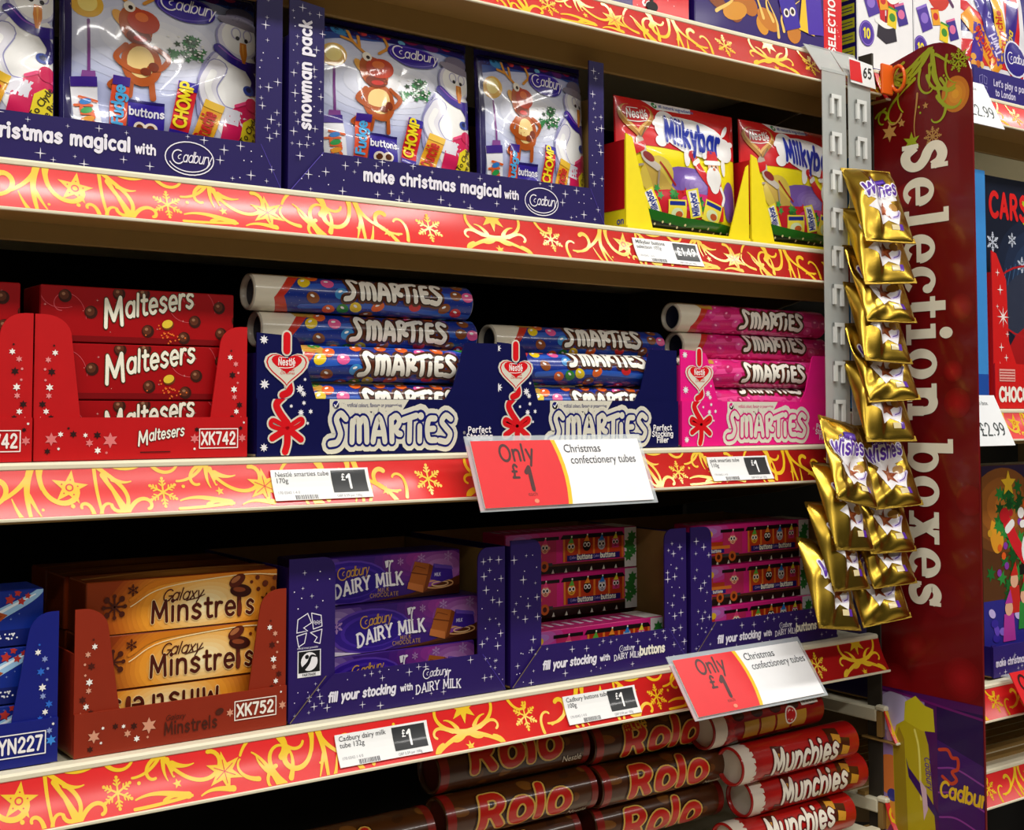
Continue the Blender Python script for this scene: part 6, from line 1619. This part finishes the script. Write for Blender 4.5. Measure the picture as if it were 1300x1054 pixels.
def santa_box_art(a, w, h):
    a.rect(-w / 2, 0, w / 2, h, '5A3418', 0); a.part = 'printed_picture'
    a.rect(-w / 2, 0, w / 2, h * .34, '2E2A8A', .5); a.glow(-.06, .24, .10, .07, '5A3418', 'C8782A', .8, 5); a.rect(-w / 2, h - .02, w / 2, h, '2A1A3A', 1)
    r = random.Random(8)
    for i in range(40):
        y = r.uniform(.10, .27); x = -.045 + r.gauss(0, .012 + (.27 - y) * .12)
        a.star(x, y, .013, .006, 6, r.choice(('1E6A2A', '2E8A3A', '14501E')), 2 + i * .03, r.uniform(0, 60))
    for i in range(12): a.ell(-.045 + r.gauss(0, .03), r.uniform(.11, .25), .0055, .0055, r.choice(('D8A02A', 'B81E2A', '8A3AA8', 'E8601E')), 3.4)
    a.star(-.045, .272, .020, .009, 5, 'F0C02A', 4); a.ell(-.075, .20, .018, .03, 'E8A02A', 1.9)
    santa(a, .015, .160, .105, 4.5)
    a.poly([(-.02, .135), (.05, .135), (.05, .15), (-.02, .15)], '1A1412', 6.5); a.ell(.03, .065, .02, .012, 'F4F2EE', 5)
    for x, y, c in ((-.035, .110, 'C8281E'), (-.01, .085, '2E8A3A'), (-.05, .07, 'B83AA0')): a.ell(x, y + .018, .010, .011, 'E8B090', 6); a.poly([(x - .012, y + .01), (x + .012, y + .01), (x + .016, y - .03), (x - .016, y - .03)], c, 5.8); a.poly([(x - .010, y + .025), (x + .010, y + .025), (x + .004, y + .046)], c, 6.3)
    for i in range(16): a.ell(r.uniform(-.1, .1), r.uniform(.01, .09), .006, .009, r.choice(('6A4AC8', 'C8B8F0', '3A2AA0', '8A6AD8')), 5, r.uniform(0, 90))
    a.ell(.055, .268, .052, .026, '2A1A86', 6); script_logo(a, .062, .260, .0125, 'F2EEFA', 7)
carton('selection_box', 'picture box of a red suited figure by a decorated tree, past the fin sign', 'selection box', .225, .300, .05, (1.7540, .0360, 1.0700), '5A3418', santa_box_art)
tray('display_tray', 'purple starry tray under the picture box of a decorated tree', 1.6300, 1.8780, .0140, 1.0670, .10, .044, [(0, 0), (.010, 0), (.010, .046), (0, .046)], [(0, 0), (-.010, 0), (-.010, .046), (0, .046)], .044, '2A186E', lambda a, w, fh: (a.letters('make christmas magical', -w / 2 + .006, .016, .0062, .36, 'DCD6EC', 2, sx=.8), sparkles(a, -w / 2 + .004, .004, w / 2 - .004, fh - .003, 26, 4)))
def lav_side(a, d, h):
    a.rect(0, 0, d, h, '6A62B0', 0); r = random.Random(6)
    for i in range(40): a.ell(r.uniform(0, d), r.uniform(.03, h), r.uniform(.003, .008), r.uniform(.002, .005), r.choice(('B8B4E0', '4A3E98', 'D0D0F0', '3A2C88')), 1 + i * .02, r.uniform(0, 90), 10)
    a.rect(0, h - .006, d, h, 'D8D8EC', 2)
carton('selection_box', 'purple box with frosty lavender side, behind the fin sign', 'selection box', .20, .215, .12, (1.4920, .0250, 1.0700), '2A186E', lambda a, w, h: sparkles(a, -w / 2 + .01, .01, w / 2 - .01, h - .01, 40, 9), side=lav_side)
tray('display_tray', 'dark purple tray under the frosty lavender box', 1.3800, 1.6030, .0140, 1.0670, .20, .060, [(0, 0), (.010, 0), (.010, .06), (0, .06)], [(0, 0), (-.010, 0), (-.010, .06), (0, .06)], .060, '1C1048', lambda a, w, fh: sparkles(a, -w / 2 + .004, .004, w / 2 - .004, fh - .003, 30, 8))

def tilt_card(label, x0, x1, top, bot, col, art):
    t = thing('price_card', label, 'price card', (0, 0, 0))
    Ln = math.hypot(top[0] - bot[0], top[1] - bot[1]); uy, uz = (top[0] - bot[0]) / Ln, (top[1] - bot[1]) / Ln
    fm = lambda u, v, h: (x0 + u, bot[0] + uy * v - h * uz, bot[1] + uz * v + h * uy)
    c = prism('card', [(0, 0), (x1 - x0, 0), (x1 - x0, Ln), (0, Ln)], .0012, fm, mat(col, .4, grain=.02), t)
    a = Art(clip=(0, 0, x1 - x0, Ln), rough=.4); art(a, x1 - x0, Ln); a.build(c, fm)
    box('holder_clip', x0 + .01, x1 - .01, top[0] - .001, -.0045, top[1] - .010, top[1] - .0075, mat('DDE2E4', .1, alpha=.4), t)
def p299(a, w, h):
    a.letters('£2.99', w - .010, h * .20, .0125, .17, '3C4444', 1, align='r', sx=.95, track=.2); a.text('selection box', w * .30, h * .80, .009, '6A6E70', 1); a.text('each', w * .30, h * .62, .008, '8A8E90', 1)
tilt_card('white price card reading 2.99 below the union flag pack', 1.470, 1.576, (-.0240, 1.9120), (-.0560, 1.8420), 'ECEEF0', p299)
tilt_card('white price card reading 2.99 below the red CHOCO tray', 1.482, 1.586, (-.0240, 1.4720), (-.0560, 1.4030), 'ECEEF0', p299)
tilt_card('red price card hanging from the shelf of the picture box', 1.610, 1.720, (-.0240, 1.0840), (-.0520, 1.0330), 'DC2026', lambda a, w, h: a.letters('Only', .012, h * .55, .014, .26, '3A1616', 1))
t = thing('price_label', 'small white price label under the red CHOCO tray', 'price label', (0, 0, 0))
sm = strip_map(1.453)
lf = lambda u, v, h: sm(u, v, h + .0020)
tk = prism('paper_ticket', [(1.700, .005), (1.790, .005), (1.790, .034), (1.700, .034)], .0008, lf, mat('F0F1F1', .4), t)
a = Art(rough=.4); a.part = 'price_panel'; a.rect(1.664 + .04, .008, 1.716, .031, 'E04048', 1); a.text('cars selection', 1.722, .022, .008, '55565A', 1); a.build(tk, lf)
